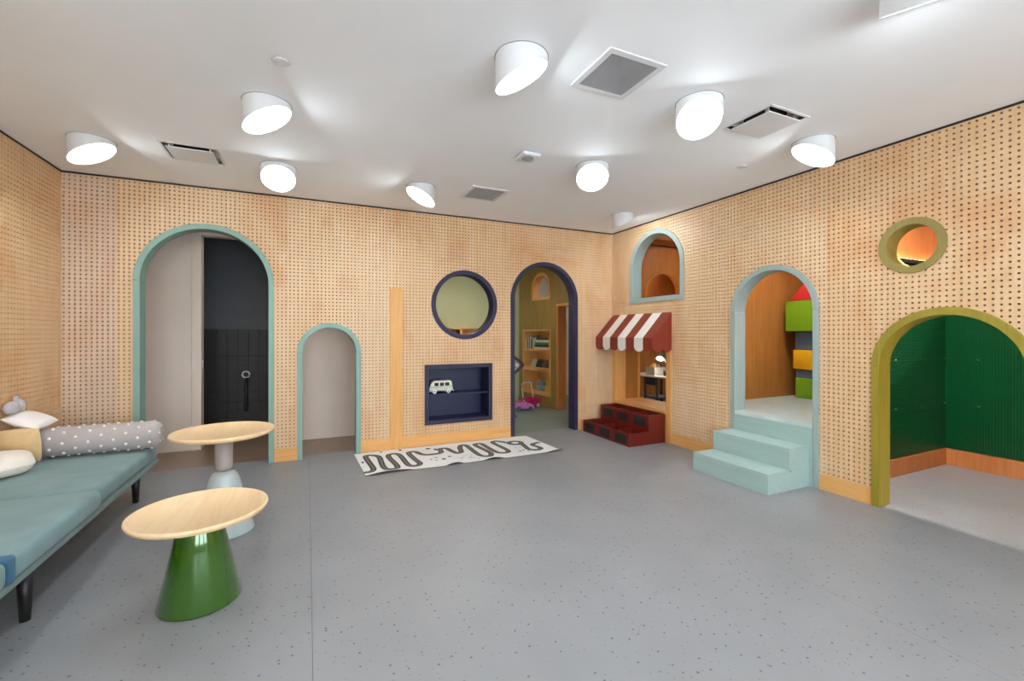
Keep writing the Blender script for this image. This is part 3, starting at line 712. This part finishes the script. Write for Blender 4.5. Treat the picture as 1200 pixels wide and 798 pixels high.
# loft ledge with warm strip light behind the porthole
lg = empty('ledge_light', (5.0, YA-.04, 1.945), 'dark ledge with a warm strip light behind the porthole', 'strip light')
part('ledge', MB().box((XR+TH, YA-.06, 1.945), (XA, YA+.006, 1.98)), 'black_gap', lg)
part('light_strip', MB().box((XR+TH+.1, YA-.04, 1.98), (XA-.1, YA-.02, 1.987)), emit('warm_strip', (1, .72, .42), 16), lg)

# desk, lamp and chair behind the hatch
dk = empty('desk', (5.2, 5.6, 0), 'white topped desk behind the serving hatch', 'desk')
part('desk_top', MB().rbox((5.05, 5.15, .585), (5.75, 6.1, .615), .006, 2), 'white_plastic', dk)
for x in (5.11, 5.69):
    for y in (5.22, 6.02): part('leg', MB().tube([(x, y, 0), (x, y, .585)], .018, 8), 'black_plastic', dk)
ch = empty('child_chair', (4.76, 5.22, 0), 'small slate coloured chair in front of the white desk', 'chair', rz=.05)
part('seat', MB().rbox((-.02, -.14, .32), (.25, .14, .345), .01, 2), 'slate', ch, True)
part('backrest', MB().rbox((-.05, -.14, .52), (-.025, .14, .635), .01, 2), 'slate', ch, True)
for y in (-.12, .12): part('leg', MB().tube([(-.075, y*1.05, 0), (-.03, y, .34), (-.038, y, .60)], .02, 8), 'slate', ch, True)
for y in (-.12, .12): part('leg', MB().tube([(.25, y*1.05, 0), (.22, y, .33)], .016, 8), 'slate', ch, True)
bx = empty('toy_basket', (5.22, 5.64, .615), 'white see-through craft box on the desk', 'box')
for a, b in (((-.13, -.1, 0), (-.124, .1, .13)), ((.124, -.1, 0), (.13, .1, .13)), ((-.124, -.1, 0), (.124, -.094, .13)), ((-.124, .094, 0), (.124, .1, .13))): part('side', MB().box(a, b), 'white_plastic', bx, True)
part('base', MB().box((-.124, -.094, 0), (.124, .094, .008)), 'white_plastic', bx, True)
part('divider', MB().box((-.004, -.094, .008), (.004, .094, .12)), 'white_plastic', bx, True)
for i, (x, y, nm, rgb) in enumerate(((-.08, -.03, 'yellow', (222, 178, 90)), (.05, .02, 'white', (232, 228, 220)), (-.05, .05, 'cream', (230, 214, 180)))):
    thing('paper_roll', MB().lathe([(.035, 0), (.035, .19-.02*i), (.02, .19-.02*i), (.02, .16)], (5.22+x, 5.64+y, .6235), 18), colour('roll_'+nm, rgb), f'{nm} paper roll standing in the craft box', 'paper roll', 'rolls in the craft box')
thing('pen_pot', MB().lathe([(.04, 0), (.045, .09), (.038, .09), (.034, .01)], (5.22, 5.42, .615), 20), 'black_plastic', 'black pen pot beside the craft box', 'pot')
dl = empty('desk_lamp', (5.16, 5.28, .615), 'white desk lamp shining over the desk', 'lamp')
part('foot', MB().lathe([(.06, 0), (.06, .012), (.01, .02)], (5.16, 5.28, .615), 24), 'white_plastic', dl)
part('arm', MB().tube([(5.16, 5.28, .63), (5.15, 5.30, .76), (5.14, 5.36, .87), (5.15, 5.45, .955)], .008, 8), 'white_plastic', dl)
part('shade', MB().tube([(5.155, 5.455, .968), (5.125, 5.44, .93), (5.10, 5.425, .895)], [.02, .045, .058], 20, False), 'white_plastic', dl)
part('bulb', MB().ell((5.108, 5.43, .908), (.032, .032, .032), 14, 9), emit('desk_bulb', (1, .93, .8), 90), dl)

# ---------------------------------------------------------------- steps
st = empty('step_unit', (3.62, 2.755, 0), 'three blue grey wooden steps up into the blue grey arch', 'steps')
Y0, Y1 = 2.375, 3.135
tx = [(3.36, .168), (3.632, .345)]
part('tread', MB().box((3.36, Y0, .148), (3.632, Y1, .168)), 'step', st, bv=.002)
part('tread', MB().box((3.632, Y0, .325), (XR-.0125, Y1, .345)), 'step', st, bv=.002)
part('riser', MB().box((3.36, Y0+.0005, 0), (3.378, Y1-.0005, .148)), 'step', st)
part('riser', MB().box((3.632, Y0+.0005, .168), (3.65, Y1-.0005, .325)), 'step', st)
part('riser', MB().box((XR-.0120, 2.3475, .0), (XR+.008, 3.0965, .4995)), 'step', st)
for y in (Y0, Y1-.018):
    part('side_panel', MB().box((3.378, y, 0), (XR-.0125, y+.018, .148)), 'step', st)
    part('side_panel', MB().box((3.65, y, .1485), (XR-.0125, y+.018, .325)), 'step', st)

# ---------------------------------------------------------------- striped awning
aw = empty('awning', (3.75, 4.5, 1.09), 'red and cream striped wooden awning with scalloped edge over the hatch', 'awning')
A0, A1, XF, ZA, ZF = 3.955, 5.05, 3.60, 1.552, 1.248
sw = (A1-A0)/7
for i in range(7):
    y0 = A0+sw*i; y1 = y0+sw; t = .012
    m = MB()
    m.prism([(XR-.002, y0, ZA), (XF, y0, ZF), (XF+t, y0, ZF), (XR-.002, y0, ZA-t*1.3)], (0, sw, 0))
    r = sw/2; zc = 1.083+r*.72
    pl = [(XF, y0, ZF), (XF, y0, zc)]+[(XF, y0+r-r*math.cos(a), zc-r*.72*math.sin(a)) for a in np.linspace(0, PI, 15)[1:-1]]+[(XF, y1, zc), (XF, y1, ZF)]
    m.prism(pl, (t, 0, 0))
    part('stripe_board', m, 'red_board' if i % 2 == 0 else 'cream_board', aw)
dx = XR-.002-XF-.012; r = dx/4
for y in (A0-.001, A1-.011):
    pl = [(XF+.012, y, ZF), (XR-.002, y, ZA-.012), (XR-.002, y, 1.083+r*.72)]
    for k in range(2):
        cx_ = XR-.002-r-2*r*k; pl += [(cx_+r*math.cos(a), y, 1.083+r*.72-r*.72*math.sin(a)) for a in np.linspace(0, PI, 15)[1:]]
    part('side_board', MB().prism(pl, (0, .012, 0)), 'red_board', aw)

# ---------------------------------------------------------------- two-tier planter crate
pc = empty('tiered_crate', (3.6, 4.5, 0), 'dark red two tier display crate with black labels under the hatch', 'crate')
X0, X1, X2, C0, C1, T1, T2 = 3.335, 3.62, XR-.022, 4.04, 4.965, .152, .338
for y in (C0, C1-.018):
    part('side_board', MB().prism([(X0+.016, y, 0), (X2, y, 0), (X2, y, T2), (X1, y, T2), (X1, y, T1), (X0+.016, y, T1)], (0, .018, 0)), 'red', pc, bv=.002)
part('front_board', MB().box((X0, C0, 0), (X0+.016, C1, T1)), 'red', pc, bv=.002)
part('front_board', MB().box((X1, C0+.018, T1-.06), (X1+.016, C1-.018, T2)), 'red', pc, bv=.002)
part('back_board', MB().box((X2-.016, C0+.018, 0), (X2, C1-.018, T2)), 'red', pc)
part('bin_floor', MB().box((X0+.016, C0+.018, .02), (X1, C1-.018, .03)), 'red', pc)
part('bin_floor', MB().box((X1+.016, C0+.018, .2), (X2-.016, C1-.018, .21)), 'red', pc)
cw = (C1-C0)/3
for k in (1, 2):
    y = C0+cw*k-.008
    part('divider', MB().box((X0+.016, y, .03), (X1, y+.016, T1-.012)), 'red', pc)
    part('divider', MB().box((X1+.016, y, .21), (X2-.016, y+.016, T2-.012)), 'red', pc)
for k in range(3):
    y = C0+cw*(k+.5)
    part('label_plate', MB().box((X0-.005, y-.098, .028), (X0, y+.098, .128)), 'chalk', pc)
    part('label_plate', MB().box((X1-.005, y-.098, T1+.05), (X1, y+.098, T1+.152)), 'chalk', pc)

# ---------------------------------------------------------------- toy van in the niche
vn = empty('toy_van', (1.445, 5.175, .59), 'cream and sage toy camper van on the niche shelf', 'toy van', rz=0)
prof = [(-.145, .03), (-.15, .065), (-.135, .085), (-.112, .135), (-.085, .15), (.10, .15), (.128, .135), (.138, .10), (.142, .03)]
lowp = [(-.145, .028), (-.15, .062), (-.137, .08), (.14, .08), (.143, .028)]
upp = [(-.137, .08), (-.112, .135), (-.085, .152), (.10, .152), (.128, .138), (.139, .08)]
part('lower_body', MB().prism([(x, -.055, z) for x, z in lowp], (0, .11, 0)), 'van', vn, True, .01)
ub = part('upper_body', MB().prism([(x, -.05, z) for x, z in upp], (0, .10, 0)), 'van_top', vn, True, .012)
for x in (-.085, -.02, .045):
    q = MB().rbox((x, -.0525, .09), (x+.05, -.048, .128), .002, 1); o = part('side_window', q, 'chalk', ub, True)
    q = MB().rbox((x, .048, .09), (x+.05, .0525, .128), .002, 1); part('side_window', q, 'chalk', ub, True)
ws = MB().prism([(-.139, -.04, .088), (-.1165, -.04, .134), (-.1195, -.04, .1355), (-.1425, -.04, .0885)], (0, .08, 0)); part('windscreen', ws, 'chalk', ub, True)
for x in (-.152, .14): part('bumper', MB().rbox((x, -.056, .022), (x+.014, .056, .036), .004, 2), 'white_plastic', vn, True)
for x in (-.085, .085):
    for y in (-.052, .052):
        w = part('wheel', MB().lathe([(0, -.011), (.024, -.011), (.026, -.006), (.026, .006), (.024, .011), (0, .011)], (x, y, .026), 20, False, 1), 'white_plastic', vn, True)
        part('hub_cap', MB().lathe([(0, -.003), (.012, -.003), (.012, .003), (0, .003)], (x, y+math.copysign(.0125, y), .026), 14, False, 1), 'vent_grey', w, True)

# ---------------------------------------------------------------- rug
RX0, RX1, RY0, RY1 = .455, 2.515, 4.235, 5.045
def rz(x, y):
    f = max(0, 1-(y-RY0)/.12)
    w = .5+.5*math.sin(x*11+1.2*math.sin(x*4.3)); w = max(0, w-.55)/.45
    return .004+f*f*.020*w
def rpt(x, y, dz=0): return (x, y+.006*math.sin(x*9), rz(x, y)+dz)
mb = MB(); nx, ny = 110, 26; V = []; F = []
for j in range(ny+1):
    for i in range(nx+1):
        v = j/ny; u = i/nx
        x = RX0+.03*(1-v)+(RX1-RX0)*u+.02*(1-v)*u; y = RY0+(RY1-RY0)*v
        V.append(rpt(x, y))
nt = len(V); V2 = [(x, y, max(.0005, z-.003)) for x, y, z in V]
for j in range(ny):
    for i in range(nx):
        a = j*(nx+1)+i; F.append((a, a+1, a+nx+2, a+nx+1))
mb.add(V, F, True)
rg = thing('road_rug', mb, 'rug', 'white rug printed with a winding black road below the niche', 'rug')
und = MB(); und.add(V2, [f[::-1] for f in F], True)
ring = [i for i in range(nx+1)]+[j*(nx+1)+nx for j in range(1, ny+1)]+[ny*(nx+1)+i for i in range(nx-1, -1, -1)]+[j*(nx+1) for j in range(ny-1, 0, -1)]
und.add([V[i] for i in ring]+[V2[i] for i in ring], [(i, (i+1) % len(ring), len(ring)+(i+1) % len(ring), len(ring)+i) for i in range(len(ring))])
part('backing', und, 'rug_edge', rg)
RA = [(.48,4.34),(.53,4.33),(.57,4.37),(.58,4.45),(.55,4.88),(.57,4.93),(.60,4.93),(.67,4.88),(.69,4.79),(.67,4.5),(.68,4.37),(.71,4.33),(.78,4.32),(.8,4.37),(.8,4.46),(.77,4.8),(.8,4.87),(.87,4.87),(.9,4.79),(.9,4.41),(.92,4.35),(.99,4.34),(1.03,4.4),(1.01,4.53),(.99,4.83),(1.02,4.88),(1.08,4.87),(1.1,4.76),(1.14,4.69),(1.26,4.68),(1.32,4.7),(1.34,4.76),(1.34,4.84),(1.37,4.88),(1.43,4.86),(1.44,4.74),(1.46,4.65),(1.48,4.6),(1.53,4.62),(1.55,4.71),(1.57,4.82),(1.62,4.92),(1.67,4.91),(1.67,4.81),(1.66,4.46),(1.69,4.37),(1.76,4.36),(1.8,4.42),(1.81,4.52),(1.76,4.86),(1.8,4.92),(1.86,4.9),(1.86,4.78),(1.87,4.5),(1.9,4.43),(1.98,4.41),(2.02,4.46),(2.02,4.58),(1.99,4.88),(2.03,4.94),(2.09,4.91),(2.15,4.80)]
RC = [(2.29,4.68),(2.27,4.55),(2.25,4.45),(2.27,4.39),(2.33,4.36),(2.4,4.4),(2.4,4.47),(2.37,4.58),(2.42,4.64),(2.51,4.66)]
RB = [(2.235+.075*math.cos(a), 4.75+.075*math.sin(a)) for a in np.linspace(0, 2*PI, 33)]
def smooth(P, it=2):
    for _ in range(it):
        Q = [P[0]]
        for a, b in zip(P[:-1], P[1:]): Q += [(a[0]*.75+b[0]*.25, a[1]*.75+b[1]*.25), (a[0]*.25+b[0]*.75, a[1]*.25+b[1]*.75)]
        P = Q+[P[-1]]
    return P
def strip(P, w, dz):
    V = []; F = []
    for i, p in enumerate(P):
        a = P[max(i-1, 0)]; b = P[min(i+1, len(P)-1)]; d = Vector((b[0]-a[0], b[1]-a[1]))
        if d.length < 1e-9: d = Vector((1, 0))
        d.normalize(); n = Vector((-d.y, d.x))*w/2
        V += [rpt(p[0]+n.x, max(RY0+.01, p[1]+n.y), dz), rpt(p[0]-n.x, max(RY0+.01, p[1]-n.y), dz)]
    for i in range(len(P)-1): F.append((2*i, 2*i+1, 2*i+3, 2*i+2))
    return V, F
road = MB(); line = MB()
for P in (RA, RB, RC):
    P = smooth(P); road.add(*strip(P, .058, .0012)); line.add(*strip(P, .007, .0018))
part('road_print', road, 'road', rg); part('lane_line', line, 'rug_line', rg)
def blot(x, y, a, b, mat, name):
    m = MB(); pts = [rpt(x+a*math.cos(t)*(1+.25*math.sin(3*t+x)), y+b*math.sin(t), .0022) for t in np.linspace(0, 2*PI, 13)[:-1]]
    m.add(pts, [tuple(range(12))]); part(name, m, mat, rg)
for x, y, a, b in ((.505, 4.68, .012, .035), (.73, 4.99, .014, .022), (.935, 4.985, .018, .028), (1.23, 4.93, .028, .03), (1.30, 4.86, .022, .04), (1.16, 4.50, .016, .012), (1.22, 4.54, .02, .012), (1.20, 4.45, .012, .012), (1.28, 4.46, .022, .026), (1.36, 4.52, .02, .02), (2.13, 4.40, .018, .014), (2.18, 4.42, .014, .02), (2.22, 4.37, .016, .014)):
    blot(x, y, a, b, 'road', 'printed_tree')
for i in range(26): blot(1.42+.2*random.random(), 4.30+.2*random.random(), .008, .006, 'rug_line', 'printed_fleck')
for i in range(8): blot(2.14+.14*random.random(), 4.50+.08*random.random(), .008, .008, 'rug_line', 'printed_fleck')
blot(.685, 4.66, .012, .03, 'sofa_base', 'printed_car')
rg_car = None

# ---------------------------------------------------------------- tables
def table_top(e, c, z, R):
    part('table_top', MB().lathe([(0, z-.034), (R-.03, z-.034), (R-.008, z-.026), (R, z-.012), (R-.002, z-.002), (R-.006, z), (R-.012, z-.001), (R-.018, z-.006), (0, z-.006)], (c[0], c[1], 0), 96), 'table_wood', e)
t1 = empty('side_table', (-.475, 2.617, 0), 'low round ash side table on a glossy green cone', 'table', 'round side tables')
part('cone_base', MB().lathe([(.165, 0), (.174, .003), (.177, .010), (.0855, .405), (.082, .415), (0, .415)], (-.475, 2.617, 0), 96), 'green_lacquer', t1)
table_top(t1, (-.475, 2.617), .45, .292)
t2 = empty('side_table', (-.50, 3.46, 0), 'taller round ash side table on a pale grey bell base', 'table', 'round side tables')
part('bell_base', MB().lathe([(.172, 0), (.180, .003), (.181, .012), (.103, .294), (.094, .335), (.080, .372), (.062, .395), (.045, .40), (0, .40)], (-.50, 3.46, 0), 96), 'grey_gloss', t2)
part('post', MB().lathe([(.035, .40), (.048, .415), (.051, .43), (.051, .634)], (-.50, 3.46, 0), 48), 'grey_post', t2)
table_top(t2, (-.50, 3.46), .667, .296)

# ---------------------------------------------------------------- daybed
SX0, SX1 = -1.895, -1.10
db = empty('daybed', (-1.5, 3, 0), 'teal grey upholstered daybed with black tapered legs', 'daybed')
part('base', MB().rbox((SX0+.02, 1.45, .235), (SX1-.012, 4.55, .275), .014, 3), 'sofa_base', db)
def cushion(y0, y1, mat='sofa', grow=0, dx=0):
    a, b = (SX0-grow*0, y0, .272), (SX1+grow-dx, y1, .388+grow)
    bm = bmesh.new(); bmesh.ops.create_cube(bm, size=1)
    for v in bm.verts: v.co = Vector([a[i]+(v.co[i]+.5)*(b[i]-a[i]) for i in range(3)])
    rr = min(.04, (y1-y0)*.45)
    bmesh.ops.bevel(bm, geom=bm.edges[:], offset=rr, segments=5, profile=.55, affect='EDGES')
    m = MB(); bm.verts.index_update(); m.add([v.co[:] for v in bm.verts], [[v.index for v in f.verts] for f in bm.faces], True); bm.free()
    return m
part('seat_cushion', cushion(3.412, 4.57, dx=.022), 'sofa', db)
part('seat_cushion', cushion(2.548, 3.408), 'sofa', db)
part('seat_cushion', cushion(1.45, 2.498), 'sofa', db)
part('edging', cushion(2.500, 2.546, grow=.004), 'sofa_blue', db, label='slate blue edging band')
for x in (SX1-.065, SX0+.1):
    for y in (4.32, 2.76, 1.6):
        part('leg', MB().lathe([(.019, 0), (.03, .238)], (x-(.035 if y > 4 and x > -1.5 else 0), y, 0), 20), 'blackwood', db)
# bolster with bobbles
BX0, BX1, BY, BZ, BR = -1.80, -1.05, 4.38, .506, .104
bo = empty('bolster', (-1.42, BY, BZ-BR), 'grey knitted bolster cushion dotted with cream bobbles', 'cushion')
part('cover', MB().lathe([(0, BX0), (BR*.6, BX0+.004), (BR*.88, BX0+.018), (BR, BX0+.05), (BR, BX1-.05), (BR*.88, BX1-.018), (BR*.6, BX1-.004), (0, BX1)], (0, BY, BZ), 40, True, 0), 'bolster', bo)
bob = mesh('bobble', MB().ell((0, 0, 0), (.011, .011, .011), 8, 5), 'bobble')
k = 0
for i in range(10):
    for j in range(8):
        a = 2*PI*(j+.5*(i % 2))/8
        p = Vector((BX0+.045+i*.072, BY+BR*math.sin(a), BZ+BR*math.cos(a)))
        inst(bob, bo, p-wl(bo), name='bobble')
for j in range(5):
    a = 2*PI*j/5; inst(bob, bo, Vector((BX1-.008, BY+.06*math.sin(a), BZ+.06*math.cos(a)))-wl(bo), name='bobble')
# cushions and plush toy at the wall end
def blob(parts):
    m = MB()
    for c, r, p in parts: m.ell(c, r, 24, 14, p)
    return m
def pillow(name, mat, loc, size, rot, label, lobes=0, n=28, fold=0):
    V = []; F = []
    for s in (1, -1):
        for j in range(n+1):
            for i in range(n+1):
                u = -1+2*i/n; v = -1+2*j/n
                th = max(0, (1-abs(u)**2.6)*(1-abs(v)**2.6))**.55
                px, py = u*(1-.10*(1-abs(v))*0-.07*v*v), v*(1-.07*u*u)
                if lobes:
                    rr = math.hypot(u, v); aa = math.atan2(v, u); k = 1+.08*math.cos(lobes*aa)
                    m_ = max(abs(u), abs(v)); q = (m_/rr if rr > 1e-6 else 1)
                    px, py = u*q*k, v*q*k; th = max(0, 1-m_**2.4)**.5
                V.append((px*size[0]/2, py*size[1]/2, s*th*size[2]/2))
    N1 = (n+1)**2
    for j in range(n):
        for i in range(n):
            a = j*(n+1)+i; F.append((a, a+1, a+n+2, a+n+1)); F.append((N1+a, N1+a+n+1, N1+a+n+2, N1+a+1))
    R = Matrix.Translation(loc) @ (Matrix.Rotation(rot[2], 4, 'Z') @ Matrix.Rotation(rot[1], 4, 'Y') @ Matrix.Rotation(rot[0], 4, 'X'))
    m = MB().add([(R @ Vector(v))[:] for v in V], F, True)
    return thing(name, m, mat, label, 'cushion')
pillow('cloud_cushion', 'cream_cushion', (-1.765, 3.95, .466), (.262, .38, .15), (0, math.radians(5), 0), 'cream knitted cloud shaped cushion lying on the daybed', 5)
pillow('scatter_cushion', 'beige_cushion', (-1.795, 4.2, .525), (.21, .25, .085), (math.radians(98), 0, math.radians(2)), 'sand coloured ribbed cushion behind the cream cushion')
pillow('scatter_cushion', 'white_plush', (-1.806, 4.345, .682), (.22, .26, .085), (math.radians(4), math.radians(22), math.radians(-6)), 'white cushion resting on the wall end of the bolster')
pt = empty('plush_toy', (-1.87, 4.27, .74), 'grey plush toy perched on the white cushion against the plywood wall', 'plush toy')
part('body', MB().ell((-1.872, 4.27, .785), (.036, .07, .045), 18, 12), 'grey_plush', pt)
part('head', MB().ell((-1.868, 4.345, .80), (.036, .04, .038), 16, 10), 'grey_plush', pt)
part('ear', MB().ell((-1.862, 4.375, .775), (.016, .02, .03), 12, 8), 'grey_plush', pt)
part('ear', MB().ell((-1.88, 4.345, .838), (.014, .02, .022), 12, 8), 'grey_plush', pt)

# ---------------------------------------------------------------- ceiling fittings
def lamp(loc, az, label, first=[None]):
    if first[0] is None:
        e = empty('ceiling_lamp', (0, 0, 0), label, 'lamp', 'slanted cylinder ceiling lamps')
        r, n, zs_, zl = .133, 64, .032, .172
        zf = lambda c: -((zs_+zl)/2-(zl-zs_)/2*c)
        V = []; F = []
        for rr, k in ((r, 0), (r, 1), (r-.004, 1), (r-.004, 2)):
            for i in range(n):
                a = 2*PI*i/n; c = math.cos(a)
                z = 0 if k == 0 else (zf(c) if k == 1 else zf(c)+.006)
                V.append((rr*c, rr*math.sin(a), z))
        for j in range(3):
            for i in range(n): F.append((j*n+i, j*n+(i+1) % n, (j+1)*n+(i+1) % n, (j+1)*n+i))
        m = MB().add(V, F, True); part('housing', m, 'lamp_white', e, True)
        o = e.children[0]
        md = o.modifiers.new('edges', 'EDGE_SPLIT'); md.split_angle = .6
        n2 = 32; V = [((r-.005)*math.cos(2*PI*i/n2), (r-.005)*math.sin(2*PI*i/n2), zf(math.cos(2*PI*i/n2)*(r-.005)/r)+.004) for i in range(n2)]
        part('diffuser', MB().add(V, [tuple(range(n2))[::-1]]), 'lamp_face', e, True)
        part('mounting_ring', MB().lathe([(r+.004, -.003), (r+.004, 0)], (0, 0, 0), 48), 'vent_grey', e, True)
        first[0] = e; e.location = loc; e.rotation_euler = (0, 0, math.radians(az)); return e
    c = copy_tree(first[0], loc, math.radians(az)); c['label'] = label; return c
P_ = 'white slanted cylinder ceiling lamp '
for x, y, az, lb_ in ((-1.41, 4.18, -10, P_+'nearest the corner above the daybed'), (-.22, 3.07, -15, P_+'between the wall diffuser and the sprinkler disc'), (-.22, 4.2, -90, P_+'facing out above the tall sage arch'),
                      (.985, 2.02, -12, P_+'beside the square grille over the middle of the room'), (2.15, 1.96, -125, P_+'between the mid-room grille and the open diffuser'), (2.16, 3.08, -120, P_+'beside the small square sensor'),
                      (.98, 4.2, -170, P_+'beside the square grille above the round window'), (3.35, 2.02, 150, P_+'close to the perforated wall above the blue grey arch'), (3.385, 4.21, 0, P_+'turned to the wall in the corner above the awning'),
                      (2.195, .905, 28, P_+'turned to the wall beyond the open diffuser'), (-.22, .87, 0, P_+'added for fill light over the open floor before the daybed'), (-1.41, 1.98, 0, P_+'added for fill light over the near end of the daybed'),
                      (.97, -.25, -90, P_+'added for fill light over the middle of the empty floor'), (3.37, -.25, 180, P_+'added for fill light near the plain end of the plywood wall'), (-1.41, -.25, 0, P_+'added for fill light near the plain end of the daybed wall'), (2.15, -1.4, 90, P_+'added for fill light close to the plain white wall'), (-.22, -1.4, 90, P_+'added for fill light at the white wall, daybed half')):  # lamps out of view are added to give the room ambient light
    lamp((x, y, H), az, lb_)
def grille(x0, x1, y0, y1, label):
    e = empty('air_grille', ((x0+x1)/2, (y0+y1)/2, H-.012), label, 'air vent', 'square ceiling grilles')
    b = .032
    part('frame', MB().box((x0, y0, H-.008), (x1, y0+b, H)).box((x0, y1-b, H-.008), (x1, y1, H)).box((x0, y0+b, H-.008), (x0+b, y1-b, H)).box((x1-b, y0+b, H-.008), (x1, y1-b, H)), 'lamp_white', e)
    part('backing', MB().box((x0+b, y0+b, H-.0015), (x1-b, y1-b, H)), 'vent_grey', e)
    m = MB(); n = 30
    for i in range(n):
        y = y0+b+(y1-y0-2*b)*(i+.3)/n; m.box((x0+b, y, H-.006), (x1-b, y+(y1-y0-2*b)/n*.5, H-.0015))
    part('louvres', m, 'vent_grey', e, kind='stuff')
grille(1.34, 1.70, 1.755, 2.12, 'square grey louvred grille over the middle of the room')
grille(1.42, 1.795, 3.955, 4.345, 'square grey louvred grille near the wall above the round window')
def diffuser(d, label):
    x0, x1, y0, y1 = d; e = empty('ceiling_diffuser', ((x0+x1)/2, (y0+y1)/2, H-.02), label, 'air vent', 'square plaque diffusers')
    b = .02; z1 = H+.045
    m = MB().box((x0, y0, z1), (x1, y1, z1+.004)).box((x0-.004, y0, H), (x0, y1, z1)).box((x1, y0, H), (x1+.004, y1, z1)).box((x0, y0-.004, H), (x1, y0, z1)).box((x0, y1, H), (x1, y1+.004, z1))
    part('recess_box', m, 'lamp_white', e)
    part('rim', MB().box((x0-.018, y0-.018, H-.004), (x1+.018, y0, H)).box((x0-.018, y1, H-.004), (x1+.018, y1+.018, H)).box((x0-.018, y0, H-.004), (x0, y1, H)).box((x1, y0, H-.004), (x1+.018, y1, H)), 'lamp_white', e)
    part('duct_neck', MB().lathe([(.125, z1-.012), (.125, z1-.002)], ((x0+x1)/2, (y0+y1)/2, 0), 40), 'dark_hole', e)
    g = .022
    part('plaque', MB().box((x0+g, y0+g, H-.022), (x1-g, y1-g, H-.014)), 'lamp_white', e, bv=.002)
    for sx in (x0+g+.02, x1-g-.02): part('hanger', MB().box((sx-.006, y0+g+.02, H-.014), (sx+.006, y0+g+.04, z1)), 'lamp_white', e)
diffuser(DIF[0], 'square plaque diffuser with open dark slot above the tall sage arch')
diffuser(DIF[1], 'square plaque diffuser with open dark slots near the wall above the blue grey arch')
sn = empty('ceiling_sensor', (1.56, 3.09, H-.035), 'small square white sensor box with grey underside', 'sensor')
part('plate', MB().rbox((1.488, 3.01, H-.034), (1.632, 3.165, H-.010), .003, 2), 'lamp_white', sn)
part('neck', MB().lathe([(.045, H-.010), (.045, H)], (1.56, 3.0875, 0), 24), 'black_plastic', sn)
part('lens', MB().lathe([(.0, H-.038), (.045, H-.037), (.05, H-.034)], (1.56, 3.0875, 0), 24), 'vent_grey', sn)
for x, y, lb_ in ((-.123, 2.564, 'flat white sprinkler cover disc near the lamp over the side tables'), (3.306, 2.563, 'flat white sprinkler cover disc near the wall above the blue grey arch')):
    e = empty('sprinkler_cover', (x, y, H-.006), lb_, 'sprinkler cover', 'sprinkler cover discs')
    part('disc', MB().lathe([(0, H-.006), (.038, H-.006), (.041, H-.004), (.041, H-.002)], (x, y, 0), 32), 'lamp_white', e)
    part('gap_ring', MB().lathe([(.043, H-.002), (.043, H)], (x, y, 0), 32), 'vent_grey', e)

# ---------------------------------------------------------------- lamps of the side rooms, unseen and added for light except the alcove one
def downlight(x, y, z, r, e, label, col=(1, .97, .92)):
    t = empty('flush_lamp', (x, y, z-.03), label, 'lamp')
    part('housing', MB().lathe([(r, z-.028), (r+.006, z-.02), (r+.006, z)], (x, y, 0), 32), 'lamp_white', t)
    part('diffuser', MB().lathe([(0, z-.030), (r-.006, z-.030)], (x, y, 0), 32), emit('side_lamp_%.1f_%.1f' % (x, y), col, e), t)
downlight(-.2, 5.6, 2.6, .1, 24, 'small round flush lamp added to light the corridor')
downlight(2.3, 6.5, 2.6, .14, 70, 'round flush lamp added to light the book room')
downlight(5.0, 6.6, 2.6, .14, 22, 'round flush lamp added to light the space behind the olive wall')
downlight(4.45, 2.72, H, .12, 290, 'round flush lamp added above the platform to light it', (.97, .98, 1))
downlight(5.0, 4.3, H, .08, 150, 'round flush lamp added to light the loft', (1, .95, .88))
downlight(4.5, 5.42, 2.6, .07, 220, 'round flush lamp added to light the wall behind the loft arch', (1, .92, .8))
downlight(5.2, 4.4, 1.53, .08, 90, 'round flush lamp added under the loft floor to light the desk', (1, .88, .7))
downlight(4.15, 1.73, H, .06, 8500, 'small round flush lamp in the green alcove')
bpy.context.view_layer.update()
